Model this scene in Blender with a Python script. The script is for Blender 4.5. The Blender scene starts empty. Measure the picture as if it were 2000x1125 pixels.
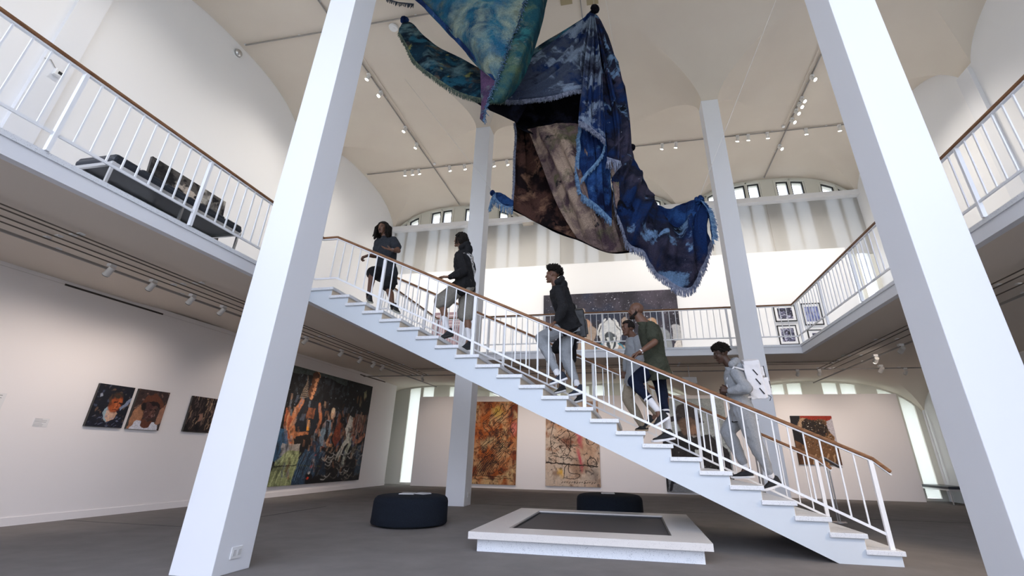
import bpy, math, random
import numpy as np
from mathutils import Vector, Matrix, noise
S = bpy.context.scene
COL = S.collection
PI = math.pi

# ------------------------------------------------------------------ camera
cam_d = bpy.data.cameras.new('camera')
cam = bpy.data.objects.new('camera', cam_d); COL.objects.link(cam)
cam_d.sensor_width = 36; cam_d.lens = 16.1271
cam_d.shift_x = -0.021667; cam_d.shift_y = -0.032842
cam_d.clip_start = .05; cam_d.clip_end = 300
Rm = Matrix([[0.980532, 0.063746, 0.185723], [0.195641, -0.397895, -0.896328], [0.01676, 0.915214, -0.40262]])
cam.matrix_world = Matrix.Translation((-2.86154, -6.62044, 1.04495)) @ Rm.to_4x4()
S.camera = cam

# ------------------------------------------------------------------ world: bright overcast daylight
w = bpy.data.worlds.new('overcast_sky'); S.world = w; w.use_nodes = True
nt = w.node_tree; nt.nodes.clear()
o_ = nt.nodes.new('ShaderNodeOutputWorld'); bg = nt.nodes.new('ShaderNodeBackground')
tc = nt.nodes.new('ShaderNodeTexCoord'); sp = nt.nodes.new('ShaderNodeSeparateXYZ'); rp = nt.nodes.new('ShaderNodeValToRGB')
rp.color_ramp.elements[0].position = .48; rp.color_ramp.elements[0].color = (.34, .36, .33, 1)
rp.color_ramp.elements[1].position = .56; rp.color_ramp.elements[1].color = (.76, .83, 1, 1)
mp = nt.nodes.new('ShaderNodeMath'); mp.operation = 'MULTIPLY_ADD'; mp.inputs[1].default_value = .5; mp.inputs[2].default_value = .5
nt.links.new(tc.outputs['Generated'], sp.inputs[0]); nt.links.new(sp.outputs['Z'], mp.inputs[0])
nt.links.new(mp.outputs[0], rp.inputs[0]); nt.links.new(rp.outputs[0], bg.inputs[0])
bg.inputs[1].default_value = 4.7
nt.links.new(bg.outputs[0], o_.inputs[0])

S.view_settings.view_transform = 'Standard'
S.view_settings.look = 'None'
S.view_settings.exposure = 0.25
S.view_settings.gamma = 1
S.view_settings.use_curve_mapping = False
S.cycles.use_denoising = True
S.cycles.max_bounces = 8; S.cycles.diffuse_bounces = 5; S.cycles.transparent_max_bounces = 12
S.cycles.sample_clamp_indirect = 6
S.cycles.caustics_reflective = False; S.cycles.caustics_refractive = False
SPOT_K = 1.0

# ------------------------------------------------------------------ materials
MATS = {}
def mat(name, col, rough=.6, metal=0, emit=None, es=0, noise_=None, bump=None, spec=.4):
    """col: base; noise_=(scale, other colour, lo, hi); bump=(scale, strength, distance)"""
    if name in MATS: return MATS[name]
    m = bpy.data.materials.new(name); m.use_nodes = True; MATS[name] = m
    n = m.node_tree.nodes; l = m.node_tree.links
    b = n['Principled BSDF']
    b.inputs['Base Color'].default_value = (*col, 1); b.inputs['Roughness'].default_value = rough
    b.inputs['Metallic'].default_value = metal; b.inputs['Specular IOR Level'].default_value = spec
    if emit: b.inputs['Emission Color'].default_value = (*emit, 1); b.inputs['Emission Strength'].default_value = es
    t = None
    if noise_ or bump:
        t = n.new('ShaderNodeTexCoord')
    if noise_:
        sc, c2, lo, hi = noise_[:4]
        nz = n.new('ShaderNodeTexNoise'); nz.inputs['Scale'].default_value = sc; nz.inputs['Detail'].default_value = 6
        r = n.new('ShaderNodeValToRGB'); e = r.color_ramp.elements
        e[0].position = lo; e[0].color = (*col, 1); e[1].position = hi; e[1].color = (*c2, 1)
        l.new(t.outputs['Object'], nz.inputs['Vector']); l.new(nz.outputs['Fac'], r.inputs[0]); l.new(r.outputs[0], b.inputs['Base Color'])
        if len(noise_) > 4:
            pass
    if bump:
        nz = n.new('ShaderNodeTexNoise'); nz.inputs['Scale'].default_value = bump[0]; nz.inputs['Detail'].default_value = 4
        bp_ = n.new('ShaderNodeBump'); bp_.inputs['Strength'].default_value = bump[1]; bp_.inputs['Distance'].default_value = bump[2]
        l.new(t.outputs['Object'], nz.inputs['Vector']); l.new(nz.outputs['Fac'], bp_.inputs['Height']); l.new(bp_.outputs[0], b.inputs['Normal'])
    return m

def ramp_mat(name, stops, scale=1.0, detail=8, distort=0, rough=.9, stretch=(1, 1, 1), bump=None, voronoi=None, sheen=0):
    """noise-driven colour ramp with several colours"""
    if name in MATS: return MATS[name]
    m = mat(name, stops[0][1], rough)
    n = m.node_tree.nodes; l = m.node_tree.links; b = n['Principled BSDF']
    t = n.new('ShaderNodeTexCoord'); mpg = n.new('ShaderNodeMapping'); mpg.inputs['Scale'].default_value = stretch
    nz = n.new('ShaderNodeTexNoise'); nz.inputs['Scale'].default_value = scale; nz.inputs['Detail'].default_value = detail
    nz.inputs['Distortion'].default_value = distort; nz.inputs['Roughness'].default_value = .6
    r = n.new('ShaderNodeValToRGB'); e = r.color_ramp.elements
    while len(e) < len(stops): e.new(.5)
    for k, (p_, c_) in enumerate(stops): e[k].position = p_; e[k].color = (*c_, 1)
    l.new(t.outputs['Object'], mpg.inputs[0]); l.new(mpg.outputs[0], nz.inputs['Vector'])
    l.new(nz.outputs['Fac'], r.inputs[0]); l.new(r.outputs[0], b.inputs['Base Color'])
    b.inputs['Specular IOR Level'].default_value = .15
    if bump:
        n2 = n.new('ShaderNodeTexNoise'); n2.inputs['Scale'].default_value = bump[0]
        bp_ = n.new('ShaderNodeBump'); bp_.inputs['Strength'].default_value = bump[1]; bp_.inputs['Distance'].default_value = bump[2]
        l.new(t.outputs['Object'], n2.inputs['Vector']); l.new(n2.outputs['Fac'], bp_.inputs['Height']); l.new(bp_.outputs[0], b.inputs['Normal'])
    return m

def terrazzo(name, base, chip, amount=.30):
    if name in MATS: return MATS[name]
    m = mat(name, base, .35)
    n = m.node_tree.nodes; l = m.node_tree.links; b = n['Principled BSDF']
    t = n.new('ShaderNodeTexCoord')
    v = n.new('ShaderNodeTexVoronoi'); v.inputs['Scale'].default_value = 105
    nz = n.new('ShaderNodeTexNoise'); nz.inputs['Scale'].default_value = 30
    a = n.new('ShaderNodeMath'); a.operation = 'SUBTRACT'
    r = n.new('ShaderNodeValToRGB'); e = r.color_ramp.elements; r.color_ramp.interpolation = 'LINEAR'
    sc = n.new('ShaderNodeMath'); sc.operation = 'MULTIPLY'; sc.inputs[1].default_value = .55
    l.new(t.outputs['Object'], v.inputs['Vector']); l.new(t.outputs['Object'], nz.inputs['Vector'])
    l.new(nz.outputs['Fac'], sc.inputs[0]); l.new(v.outputs['Distance'], a.inputs[0]); l.new(sc.outputs[0], a.inputs[1])
    e[0].position = -.0; e[0].color = (*chip, 1); e[1].position = amount * .35; e[1].color = (*base, 1)
    add = n.new('ShaderNodeMath'); add.operation = 'ADD'; add.inputs[1].default_value = .12
    l.new(a.outputs[0], add.inputs[0]); l.new(add.outputs[0], r.inputs[0]); l.new(r.outputs[0], b.inputs['Base Color'])
    return m

def translucent(name, col, trans, tcol=None):
    if name in MATS: return MATS[name]
    m = bpy.data.materials.new(name); m.use_nodes = True; MATS[name] = m
    n = m.node_tree.nodes; l = m.node_tree.links; n.remove(n['Principled BSDF'])
    d = n.new('ShaderNodeBsdfDiffuse'); d.inputs[0].default_value = (*col, 1)
    t = n.new('ShaderNodeBsdfTranslucent'); t.inputs[0].default_value = (*(tcol or col), 1)
    x = n.new('ShaderNodeMixShader'); x.inputs[0].default_value = trans
    l.new(d.outputs[0], x.inputs[1]); l.new(t.outputs[0], x.inputs[2]); l.new(x.outputs[0], n['Material Output'].inputs[0])
    return m

def glass_mat():
    m = bpy.data.materials.new('window_glass'); m.use_nodes = True; MATS['glass'] = m
    n = m.node_tree.nodes; l = m.node_tree.links; n.remove(n['Principled BSDF'])
    d = n.new('ShaderNodeBsdfTransparent'); d.inputs[0].default_value = (.95, .95, .96, 1)
    t = n.new('ShaderNodeBsdfGlossy'); t.inputs[0].default_value = (1, 1, 1, 1); t.inputs[1].default_value = .02
    x = n.new('ShaderNodeMixShader'); x.inputs[0].default_value = .06
    l.new(d.outputs[0], x.inputs[1]); l.new(t.outputs[0], x.inputs[2]); l.new(x.outputs[0], n['Material Output'].inputs[0])
    return m
GLASS = glass_mat()

def vc_mat(name, attr='paint', rough=.75, bump=0):
    if name in MATS: return MATS[name]
    m = mat(name, (.5, .5, .5), rough)
    n = m.node_tree.nodes; l = m.node_tree.links
    a = n.new('ShaderNodeAttribute'); a.attribute_name = attr
    l.new(a.outputs['Color'], n['Principled BSDF'].inputs['Base Color'])
    return m

M_PLASTER = mat('white_plaster', (.82, .82, .84), .7, bump=(60, .04, .01))
M_COLUMN = mat('white_column_paint', (.78, .79, .82), .55, bump=(90, .03, .01))
M_CEIL = mat('cream_acoustic_plaster', (.66, .585, .50), .9, noise_=(.8, (.69, .62, .53), .3, .7), bump=(160, .10, .01))
M_SOFFIT = mat('soffit_plaster', (.74, .66, .57), .9, bump=(160, .12, .01))
M_GALLERY = mat('gallery_wall_paint', (.88, .84, .83), .75)
M_WALLW = mat('upper_wall_paint', (.85, .85, .86), .75)
M_CARPET = ramp_mat('grey_carpet', [(.0, (.175, .162, .156)), (.5, (.225, .208, .200)), (1., (.28, .26, .25))], 2.2, 12, bump=(260, .5, .01))
M_TERR = terrazzo('terrazzo', (.74, .76, .79), (.34, .36, .40))
M_TERRW = terrazzo('terrazzo_riser_warm_lit', (.66, .56, .44), (.5, .40, .30), .2)  # riser terrazzo with the warm light from the right put into its colour
M_STEEL = mat('white_painted_steel', (.84, .85, .87), .4)
M_WOOD = ramp_mat('oiled_oak_rail', [(.25, (.12, .055, .028)), (.6, (.26, .13, .065)), (.9, (.37, .20, .11))], 6, 8, rough=.4, stretch=(1, 1, 6))
M_BLACK = mat('black_window_frame', (.012, .014, .016), .5)
M_CHROME = mat('brushed_chrome', (.6, .6, .6), .3, 1)
M_TRACK = mat('track_grey', (.30, .28, .26), .5)
M_WHITEP = mat('white_plastic', (.8, .8, .8), .4)

# ------------------------------------------------------------------ mesh helpers
class MB:
    def __init__(s): s.v = []; s.f = []
    def add(s, vs, fs):
        b = len(s.v); s.v += [tuple(v) for v in vs]; s.f += [tuple(b + i for i in f) for f in fs]; return s
    def box(s, x0, x1, y0, y1, z0, z1):
        x0, x1 = min(x0, x1), max(x0, x1); y0, y1 = min(y0, y1), max(y0, y1); z0, z1 = min(z0, z1), max(z0, z1)
        return s.add([(x0, y0, z0), (x1, y0, z0), (x1, y1, z0), (x0, y1, z0), (x0, y0, z1), (x1, y0, z1), (x1, y1, z1), (x0, y1, z1)],
              [(0, 3, 2, 1), (4, 5, 6, 7), (0, 1, 5, 4), (1, 2, 6, 5), (2, 3, 7, 6), (3, 0, 4, 7)])
    def obox(s, c, ax, ay, az):
        c, ax, ay, az = map(Vector, (c, ax, ay, az)); vs = []
        for k in (-1, 1):
            for (i, j) in ((-1, -1), (1, -1), (1, 1), (-1, 1)): vs.append(c + ax * i + ay * j + az * k)
        return s.add(vs, [(0, 3, 2, 1), (4, 5, 6, 7), (0, 1, 5, 4), (1, 2, 6, 5), (2, 3, 7, 6), (3, 0, 4, 7)])
    def bar(s, a, b, w, h, up=(0, 0, 1)):
        a = Vector(a); b = Vector(b); d = (b - a); L = d.length; d.normalize(); up = Vector(up)
        x = d.cross(up)
        if x.length < 1e-4: x = d.cross(Vector((0, 1, 0)))
        x.normalize(); y = x.cross(d).normalized()
        return s.obox((a + b) / 2, d * L / 2, x * w / 2, y * h / 2)
    def tube(s, pts, r, seg=8, cap=True, flat=None):
        pts = [Vector(p) for p in pts]; n = len(pts); rs = r if isinstance(r, (list, tuple)) else [r] * n
        d0 = (pts[1] - pts[0]).normalized(); u = d0.orthogonal().normalized(); b = len(s.v); vs = []
        for i, p in enumerate(pts):
            d = (pts[min(i + 1, n - 1)] - pts[max(i - 1, 0)]); 
            if d.length < 1e-9: d = d0.copy()
            d.normalize(); u = (u - d * u.dot(d))
            if u.length < 1e-6: u = d.orthogonal()
            u.normalize(); w_ = d.cross(u)
            for k in range(seg):
                a = 2 * PI * k / seg; vs.append(p + (u * math.cos(a) + w_ * math.sin(a)) * rs[i])
        fs = [(i * seg + k, i * seg + (k + 1) % seg, (i + 1) * seg + (k + 1) % seg, (i + 1) * seg + k) for i in range(n - 1) for k in range(seg)]
        if cap: fs += [tuple(range(seg - 1, -1, -1)), tuple((n - 1) * seg + k for k in range(seg))]
        return s.add(vs, fs)
    def prism(s, poly, axis, a0, a1):
        """poly 2D outline; axis 'x','y','z' extruded a0..a1"""
        def P(p, a):
            return {'x': (a, p[0], p[1]), 'y': (p[0], a, p[1]), 'z': (p[0], p[1], a)}[axis]
        n = len(poly)
        return s.add([P(p, a0) for p in poly] + [P(p, a1) for p in poly],
              [tuple(range(n)), tuple(range(2 * n - 1, n - 1, -1))] + [(i, i + n, (i + 1) % n + n, (i + 1) % n) for i in range(n)])
    def lathe(s, prof, c=(0, 0, 0), seg=48, axis=None):
        c = Vector(c); vs = []
        for (r, z) in prof:
            for k in range(seg):
                a = 2 * PI * k / seg; vs.append(c + Vector((r * math.cos(a), r * math.sin(a), z)))
        n = len(prof)
        fs = [(i * seg + k, i * seg + (k + 1) % seg, (i + 1) * seg + (k + 1) % seg, (i + 1) * seg + k) for i in range(n - 1) for k in range(seg)]
        fs += [tuple(range(seg - 1, -1, -1)), tuple((n - 1) * seg + k for k in range(seg))]
        return s.add(vs, fs)
    def ell(s, c, r, rot=None, seg=16, rings=10):
        c = Vector(c); vs = [(0, 0, -1)]
        for i in range(1, rings):
            t = PI * i / rings - PI / 2
            for k in range(seg):
                a = 2 * PI * k / seg; vs.append((math.cos(t) * math.cos(a), math.cos(t) * math.sin(a), math.sin(t)))
        vs.append((0, 0, 1)); out = []
        for v in vs:
            v = Vector((v[0] * r[0], v[1] * r[1], v[2] * r[2]))
            if rot is not None: v = rot @ v
            out.append(c + v)
        fs = [(0, 1 + (k + 1) % seg, 1 + k) for k in range(seg)]
        for i in range(rings - 2):
            for k in range(seg):
                a = 1 + i * seg; fs.append((a + k, a + (k + 1) % seg, a + seg + (k + 1) % seg, a + seg + k))
        L = len(vs) - 1; a = 1 + (rings - 2) * seg
        fs += [(L, a + k, a + (k + 1) % seg) for k in range(seg)]
        return s.add(out, fs)
    def mesh(s, name):
        me = bpy.data.meshes.new(name); me.from_pydata(s.v, [], s.f); me.validate(); me.update(); return me
    def build(s, name, m, parent=None, smooth=False, bevel=0, **kw):
        me = s.mesh(name); me.materials.append(m)
        o = bpy.data.objects.new(name, me); COL.objects.link(o)
        if parent is not None: o.parent = parent; o.matrix_parent_inverse = Matrix.Identity(4)
        if smooth:
            me.polygons.foreach_set('use_smooth', [True] * len(me.polygons))
            if smooth != 'all': me.set_sharp_from_angle(angle=math.radians(40))
        if bevel:
            bm = o.modifiers.new('edge', 'BEVEL'); bm.width = bevel; bm.segments = 2; bm.limit_method = 'ANGLE'
        for k, v in kw.items(): o[k] = v
        return o
def struct(o, kind='structure'): o['kind'] = kind; return o
def tag(o, label, cat, group=None):
    o['label'] = label; o['category'] = cat
    if group: o['group'] = group
    return o
def empty(name, loc, label, cat, group=None, rot=None):
    o = bpy.data.objects.new(name, None); COL.objects.link(o); o.location = loc; o.empty_display_size = .1
    if rot is not None: o.rotation_euler = rot
    return tag(o, label, cat, group)
def part(mb, name, m, parent, loc=None, **kw):
    """mb is in world coordinates; child of an unrotated empty: subtract its location"""
    o = mb.build(name, m, parent, **kw)
    if parent is not None:
        wl = Vector((0, 0, 0)); q = parent
        while q is not None: wl += q.location; q = q.parent
        for v in o.data.vertices: v.co -= wl
    return o

# ------------------------------------------------------------------ geometry of the building (metres)
T = .33690; R_ = .1524; ZD = 24 * R_            # stair going, riser, mezzanine level
CX = [-10.21, -3.47, 3.27]; CY = [-5.53, 1.21, 7.95]; HB = 3.37   # bay centres, half bay
XW, XE, YN, YF = -13.3, 6.38, -8.9, 11.3        # inner faces of the four walls
XO0, XO1, YO = -8.23, 1.29, 5.57                # edges of the mezzanine opening
def arch(s, z0, h, hw=3.143):
    s = min(abs(s) / hw, 1.0); return z0 + h * (1 - s ** 2.6) ** .6
def bay_s(v, cs): return min((v - c for c in cs), key=abs)
def za(v, cs): return arch(bay_s(v, cs), 10.45, 1.35)
def zb(v, cs): return arch(bay_s(v, cs), 2.45, 1.13)
def samples(cs, lo, hi, n=64):
    out = set([lo, hi])
    for c in cs:
        for i in range(n + 1): out.add(round(c + 3.143 * math.sin(-PI / 2 + PI * i / n), 4))
        out.add(c - HB); out.add(c + HB)
    return sorted(v for v in out if lo <= v <= hi)
def vault(name, xs, ys, f, m):
    mb = MB(); nx, ny = len(xs), len(ys)
    vs = [(x, y, max(f(x, CX), f(y, CY))) for y in ys for x in xs]; fs = []
    for j in range(ny - 1):
        for i in range(nx - 1):
            a = j * nx + i; b = a + 1; c = a + nx + 1; d = a + nx
            zc = [vs[k][2] for k in (a, b, c, d)]
            if abs(zc[0] - zc[2]) < abs(zc[1] - zc[3]): fs += [(a, d, b), (b, d, c)]
            else: fs += [(a, c, b), (a, d, c)]
    mb.add(vs, fs); o = mb.build(name, m, smooth='all'); o.data.set_sharp_from_angle(angle=math.radians(28)); return struct(o)
vault('ceiling', samples(CX, XW, XE), samples(CY, YN, YF), za, M_CEIL)
struct(MB().box(XW - .5, XE + .5, YN - .5, YF + .5, -.3, 0).build('floor', M_CARPET))
struct(MB().box(XW - 14, XE + 14, YN - 14, YF + 14, -.5, -.31).build('floor_outside', mat('pale_pavement', (.45, .45, .42), .9)))
struct(MB().box(XW - .6, XE + .6, YN - .6, YF + .6, 12.5, 12.9).build('ceiling_roof_slab', M_CEIL))
struct(MB().box(XW - .5, XW, YN - .5, YF + .5, 0, 12.5).build('wall_left', M_WALLW))
struct(MB().box(XE, XE + .5, YN - .5, YF + .5, 0, 12.5).build('wall_right', M_WALLW))
# carpet seams
sm = MB()
for a, b in (((-11.7, .06), (-9.2, .06)), ((-9.3, 1.39), (-9.3, 3.3)), ((-6.6, 5.05), (6.2, 5.05)), ((-9.3, 5.05), (-9.3, 10.6))):
    sm.bar((*a, .001), (*b, .001), .012, .003)
struct(sm.build('trim_2', mat('carpet_seam', (.05, .048, .047), .95)))
# pilasters on the side walls
k = 3
for x0, x1 in ((XW, XW + .10), (XE - .10, XE)):
    for y in (CY[0] + HB, CY[1] + HB):
        yo = .2 if x0 < 0 and y < 0 else 0
        tag(MB().box(x0, x1, y - .227 + yo, y + .227 + yo, 0, 10.5).build('wall_pilaster', M_COLUMN),
            'flat white pilaster on the %s side wall, %s the hanging textile' % ('left' if x0 < 0 else 'right', 'in front of' if y < 0 else 'behind'), 'pilaster')
# lower partition along the left, with its dark picture slots
struct(MB().box(-11.75, -11.6 - .3, YN, 10.4, 0, 3.56).build('wall_partition', M_GALLERY))
struct(MB().box(-11.755, -11.735, YN, 10.4, 0, .11).build('baseboard_left', M_GALLERY))
sl = MB()
for y0, y1 in ((-1.24, .49), (7.72, 9.45), (2.9, 4.3)): sl.box(-11.75, -11.744, y0, y1, 3.455, 3.485)
struct(sl.build('trim_3', mat('dark_slot', (.06, .05, .045), .8)))
sl = MB(); sl.box(-11.752, -11.7465, -2.4, 10.3, 3.468, 3.472); struct(sl.build('trim_4', mat('slot_line', (.55, .5, .47), .8)))

# freestanding partition in front of the far windows
struct(MB().box(-10.83, 5.48, 10.60, 10.78, 0, 3.073).build('wall_gallery_partition', M_GALLERY, bevel=.004))
# upper drywall on the mezzanine
struct(MB().box(XW, 5.35, 10.92, 11.04, ZD, 8.38).build('wall_upper_drywall', M_WALLW))
# ledge over the scrim
struct(MB().box(XW, XE, 10.88, 11.16, 10.58, 10.80).build('trim_1', M_PLASTER, bevel=.004))

# ------------------------------------------------------------------ far wall with tall paired slots
SL = [(-2.95, -2.55), (-2.41, -1.97), (-1.34, -.89), (-.78, -.33), (.33, .78), (.89, 1.34), (1.97, 2.41), (2.55, 2.95)]
Y0, Y1 = 11.20, 11.55
wb = MB(); n_win = 0
edges = []
for c in CX: edges += [(c + a, c + b, c) for a, b in SL]
edges = [e for e in edges if e[0] > XW and e[1] < XE]
px = XW - .5
for (a, b, c) in edges:
    wb.box(px, a, Y0, Y1, 0, 12.5); px = b
    def ztop(x): return za(x, CX) - .17
    N = 5
    for i in range(N):
        xa = a + (b - a) * i / N; xb = a + (b - a) * (i + 1) / N
        wb.prism([(xa, ztop(xa)), (xb, ztop(xb)), (xb, 12.5), (xa, 12.5)], 'y', Y0, Y1)
        wb.prism([(xa, zb(xa, CX) - .06), (xb, zb(xb, CX) - .06), (xb, 4.6), (xa, 4.6)], 'y', Y0, Y1)
    wb.box(a, b, Y0, Y1, 0, .07)
wb.box(px, XE + .5, Y0, Y1, 0, 12.5)
struct(wb.build('wall_far', mat('cream_window_wall', (.74, .73, .66), .8)))
# raised surrounds around every pair of slots
for c in CX:
    for (p0, p1) in ((0, 1), (2, 3), (4, 5), (6, 7)):
        a0, b0 = SL[p0]; a1, b1 = SL[p1]; xa, xb = c + a0 - .10, c + b1 + .10
        if xa < XW + .02 or xb > XE - .02: continue
        tr = MB()
        zt = lambda x: za(x, CX) - .10
        tr.prism([(xa, 10.8), (xa + .055, 10.8), (xa + .055, zt(xa + .055) - .05), (xa, zt(xa) - .05)], 'y', Y0 - .05, Y0)
        tr.prism([(xb - .055, 10.8), (xb, 10.8), (xb, zt(xb) - .05), (xb - .055, zt(xb - .055) - .05)], 'y', Y0 - .05, Y0)
        xm = c + (b0 + a1) / 2; tr.prism([(xm - .03, 10.8), (xm + .03, 10.8), (xm + .03, zt(xm)), (xm - .03, zt(xm))], 'y', Y0 - .05, Y0)
        for i in range(8):
            u0 = xa + (xb - xa) * i / 8; u1 = xa + (xb - xa) * (i + 1) / 8
            tr.prism([(u0, zt(u0) - .05), (u1, zt(u1) - .05), (u1, zt(u1)), (u0, zt(u0))], 'y', Y0 - .05, Y0)
        struct(tr.build('trim_surround', MATS['cream_window_wall']))
M_BLIND = translucent('white_roller_shade', (.84, .84, .76), .62, (.90, .92, .80))
wn = 0
for (a, b, c) in edges:
    wn += 1
    w_ = bpy.data.objects.new('window_%d' % wn, None); COL.objects.link(w_); w_.location = (a, Y0 + .06, 0); struct(w_)
    fr = MB(); t_ = .045; zt = lambda x: ztop(x) - .0
    fr.prism([(a, 10.5), (a + t_, 10.5), (a + t_, zt(a + t_) - t_), (a, zt(a) - t_)], 'y', Y0 + .04, Y0 + .10)
    fr.prism([(b - t_, 10.5), (b, 10.5), (b, zt(b) - t_), (b - t_, zt(b - t_) - t_)], 'y', Y0 + .04, Y0 + .10)
    for i in range(4):
        u0 = a + (b - a) * i / 4; u1 = a + (b - a) * (i + 1) / 4
        fr.prism([(u0, zt(u0) - t_), (u1, zt(u1) - t_), (u1, zt(u1) + .02), (u0, zt(u0) + .02)], 'y', Y0 + .04, Y0 + .10)
    fr.box(a, b, Y0 + .04, Y0 + .10, 4.6, 4.66); fr.box(a, b, Y0 + .04, Y0 + .1, 8.3, 8.35)
    part(fr, 'window_frame', M_BLACK, w_)
    part(MB().box(a, b, Y0 + .065, Y0 + .075, 4.6, 11.75), 'pane', GLASS, w_)
    part(MB().box(a, b, Y0 + .20, Y0 + .21, .07, 3.6), 'pane', GLASS, w_)
    # bowed translucent shade in the lower slot
    bl = MB(); seg = 8; mid = (a + b) / 2; hw = (b - a) / 2 - .005; vs = []
    for i in range(seg + 1):
        ang = PI * i / seg; x = mid - hw * math.cos(ang); y = Y0 + .06 - .06 * math.sin(ang); zt_ = zb(x, CX) - .07
        vs += [(x, y, .09), (x, y, .62), (x, y, .92), (x, y, zt_)]
    fs = [(4 * i + j, 4 * i + 4 + j, 4 * i + 5 + j, 4 * i + 1 + j) for i in range(seg) for j in range(3)]
    bl.add(vs, fs); part(bl, 'window_shade', M_BLIND, w_, smooth='all')
# scrim hung between ledge and drywall
sc = MB().box(XW, XE, 11.165, 11.17, 8.2, 10.62); 
tag(sc.build('window_scrim', translucent('scrim_cloth', (.70, .68, .65), .45, (.66, .68, .70))), 'pale translucent scrim stretched below the high windows, streaked by daylight', 'window scrim')
sj = MB()
for x in (-10.2, -5.4, 3.05): sj.box(x - .006, x + .006, 11.157, 11.165, 8.38, 10.58)
struct(sj.build('trim_5', mat('seam_strip', (.45, .42, .38), .8)))
# short cross wall end at the right of the upper drywall
# near wall: glazed entrance front behind the viewer
nb = MB()
for x0, x1 in ((XW - .5, -13.0), (-7.1, -6.6), (-.35, .15), (6.0, XE + .5)): nb.box(x0, x1, YN - .4, YN, 0, 12.5)
nb.box(XW, XE, YN - .4, YN, 10.9, 12.5)
struct(nb.build('wall_near', M_PLASTER))
for i, (x0, x1) in enumerate(((-13.0, -7.1), (-6.6, -.35), (.15, 6.0))):
    w_ = bpy.data.objects.new('window_%d' % (wn + 1 + i), None); COL.objects.link(w_); w_.location = (x0, YN - .2, 0); struct(w_)
    fr = MB()
    for j in range(6):
        x = x0 + (x1 - x0) * j / 5; fr.box(x - .03, x + .03, YN - .24, YN - .16, 0, 10.9)
    for z in (0.04, 2.6, 5.4, 8.2, 10.86): fr.box(x0, x1, YN - .24, YN - .16, z - .03, z + .03)
    part(fr, 'window_frame', M_BLACK, w_)
    part(MB().box(x0, x1, YN - .205, YN - .195, 0, 10.9), 'pane', GLASS, w_)

# ------------------------------------------------------------------ mezzanine
def soffit(name, x0, x1, y0, y1):
    o = vault(name, samples(CX, x0, x1, 22), samples(CY, y0, y1, 22), zb, M_SOFFIT)
    for v in o.data.vertices:          # flat band round the opening, vaulted beyond it
        d = max(XO0 - v.co.x, v.co.x - XO1, v.co.y - YO); t_ = min(max((d - 1.15) / .5, 0), 1)
        if x1 <= XO0 or x0 >= XO1: q_ = min(max((v.co.y - 8.4) / 1.6, 0), 1); v.co.z = v.co.z * q_ + max(v.co.z, 3.53) * (1 - q_)
        v.co.z = v.co.z * t_ + max(v.co.z, 3.45) * (1 - t_) if d > 1.15 else 3.45
    o.data.update(); return o
soffit('ceiling_mezzanine_left', XW, XO0 - .02, YN, YF - .1)
soffit('ceiling_mezzanine_right', XO1 + .02, XE, YN, YF - .1)
soffit('ceiling_mezzanine_far', XO0 - .02, XO1 + .02, YO + .02, YF - .1)
dk = MB()
dk.box(XW, XO0, YN, 11.2, ZD - .055, ZD).box(XO1, XE, YN, 11.2, ZD - .055, ZD).box(XO0, XO1, YO, 11.2, ZD - .055, ZD)
struct(dk.build('floor_mezzanine', M_TERR))
fa = MB(); F0 = ZD - .213
fa.box(XO0 - .12, XO0 - .02, YN, YO + .12, F0, ZD - .055)
fa.box(XO1 + .02, XO1 + .12, YN, YO + .12, F0, ZD - .055)
fa.box(XO0 - .02, XO1 + .02, YO + .02, YO + .12, F0, ZD - .055)
struct(fa.build('trim_6', M_COLUMN))

# ------------------------------------------------------------------ four tall columns
names = {(0, 0): 'tall square white column at the left foreground with a socket near its foot',
         (1, 0): 'tall square white column filling the right foreground, bright on its front',
         (0, 1): 'slender white column behind the staircase, left of the orange painting',
         (1, 1): 'white column rising behind the walker with the white backpack'}
for i, x in enumerate((-6.845, -.106)):
    for j, y in enumerate((-2.16, 4.588)):
        tag(MB().box(x - .227, x + .227, y - .227, y + .227, 0, 10.47).build('column', M_COLUMN, bevel=.006), names[(i, j)], 'column')

# ------------------------------------------------------------------ staircase
SW = 2.03
st = empty('staircase', (0, 0, 0), 'straight white staircase with terrazzo treads rising left to the mezzanine', 'staircase')
top = []
poly = [(-.035, 0), (-.035, R_ - .05)]
for k in range(1, 24):
    x = -(k) * T - .035
    poly += [(x, k * R_ - .05), (x, (k + 1) * R_ - .05)]
poly += [(XO0 + .0, ZD - .05), (XO0, ZD - .213), (-.684, 0)]
body = MB(); body.prism(poly, 'y', .035, SW - .035)
part(body, 'stringer', mat('stair_plaster', (.62, .67, .72), .6, bump=(60, .03, .01)), st)
for k in range(1, 24):
    x1 = -(k - 1) * T; x0 = -k * T - .055
    part(MB().box(x0, x1, 0, SW, k * R_ - .05, k * R_), 'tread', M_TERR, st, bevel=.006)
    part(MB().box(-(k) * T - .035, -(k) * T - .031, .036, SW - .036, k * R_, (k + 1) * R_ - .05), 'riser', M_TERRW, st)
part(MB().box(XO0 + .001, -23 * T, 0, SW, ZD - .05, ZD), 'landing', M_TERR, st, bevel=.006)

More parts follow.
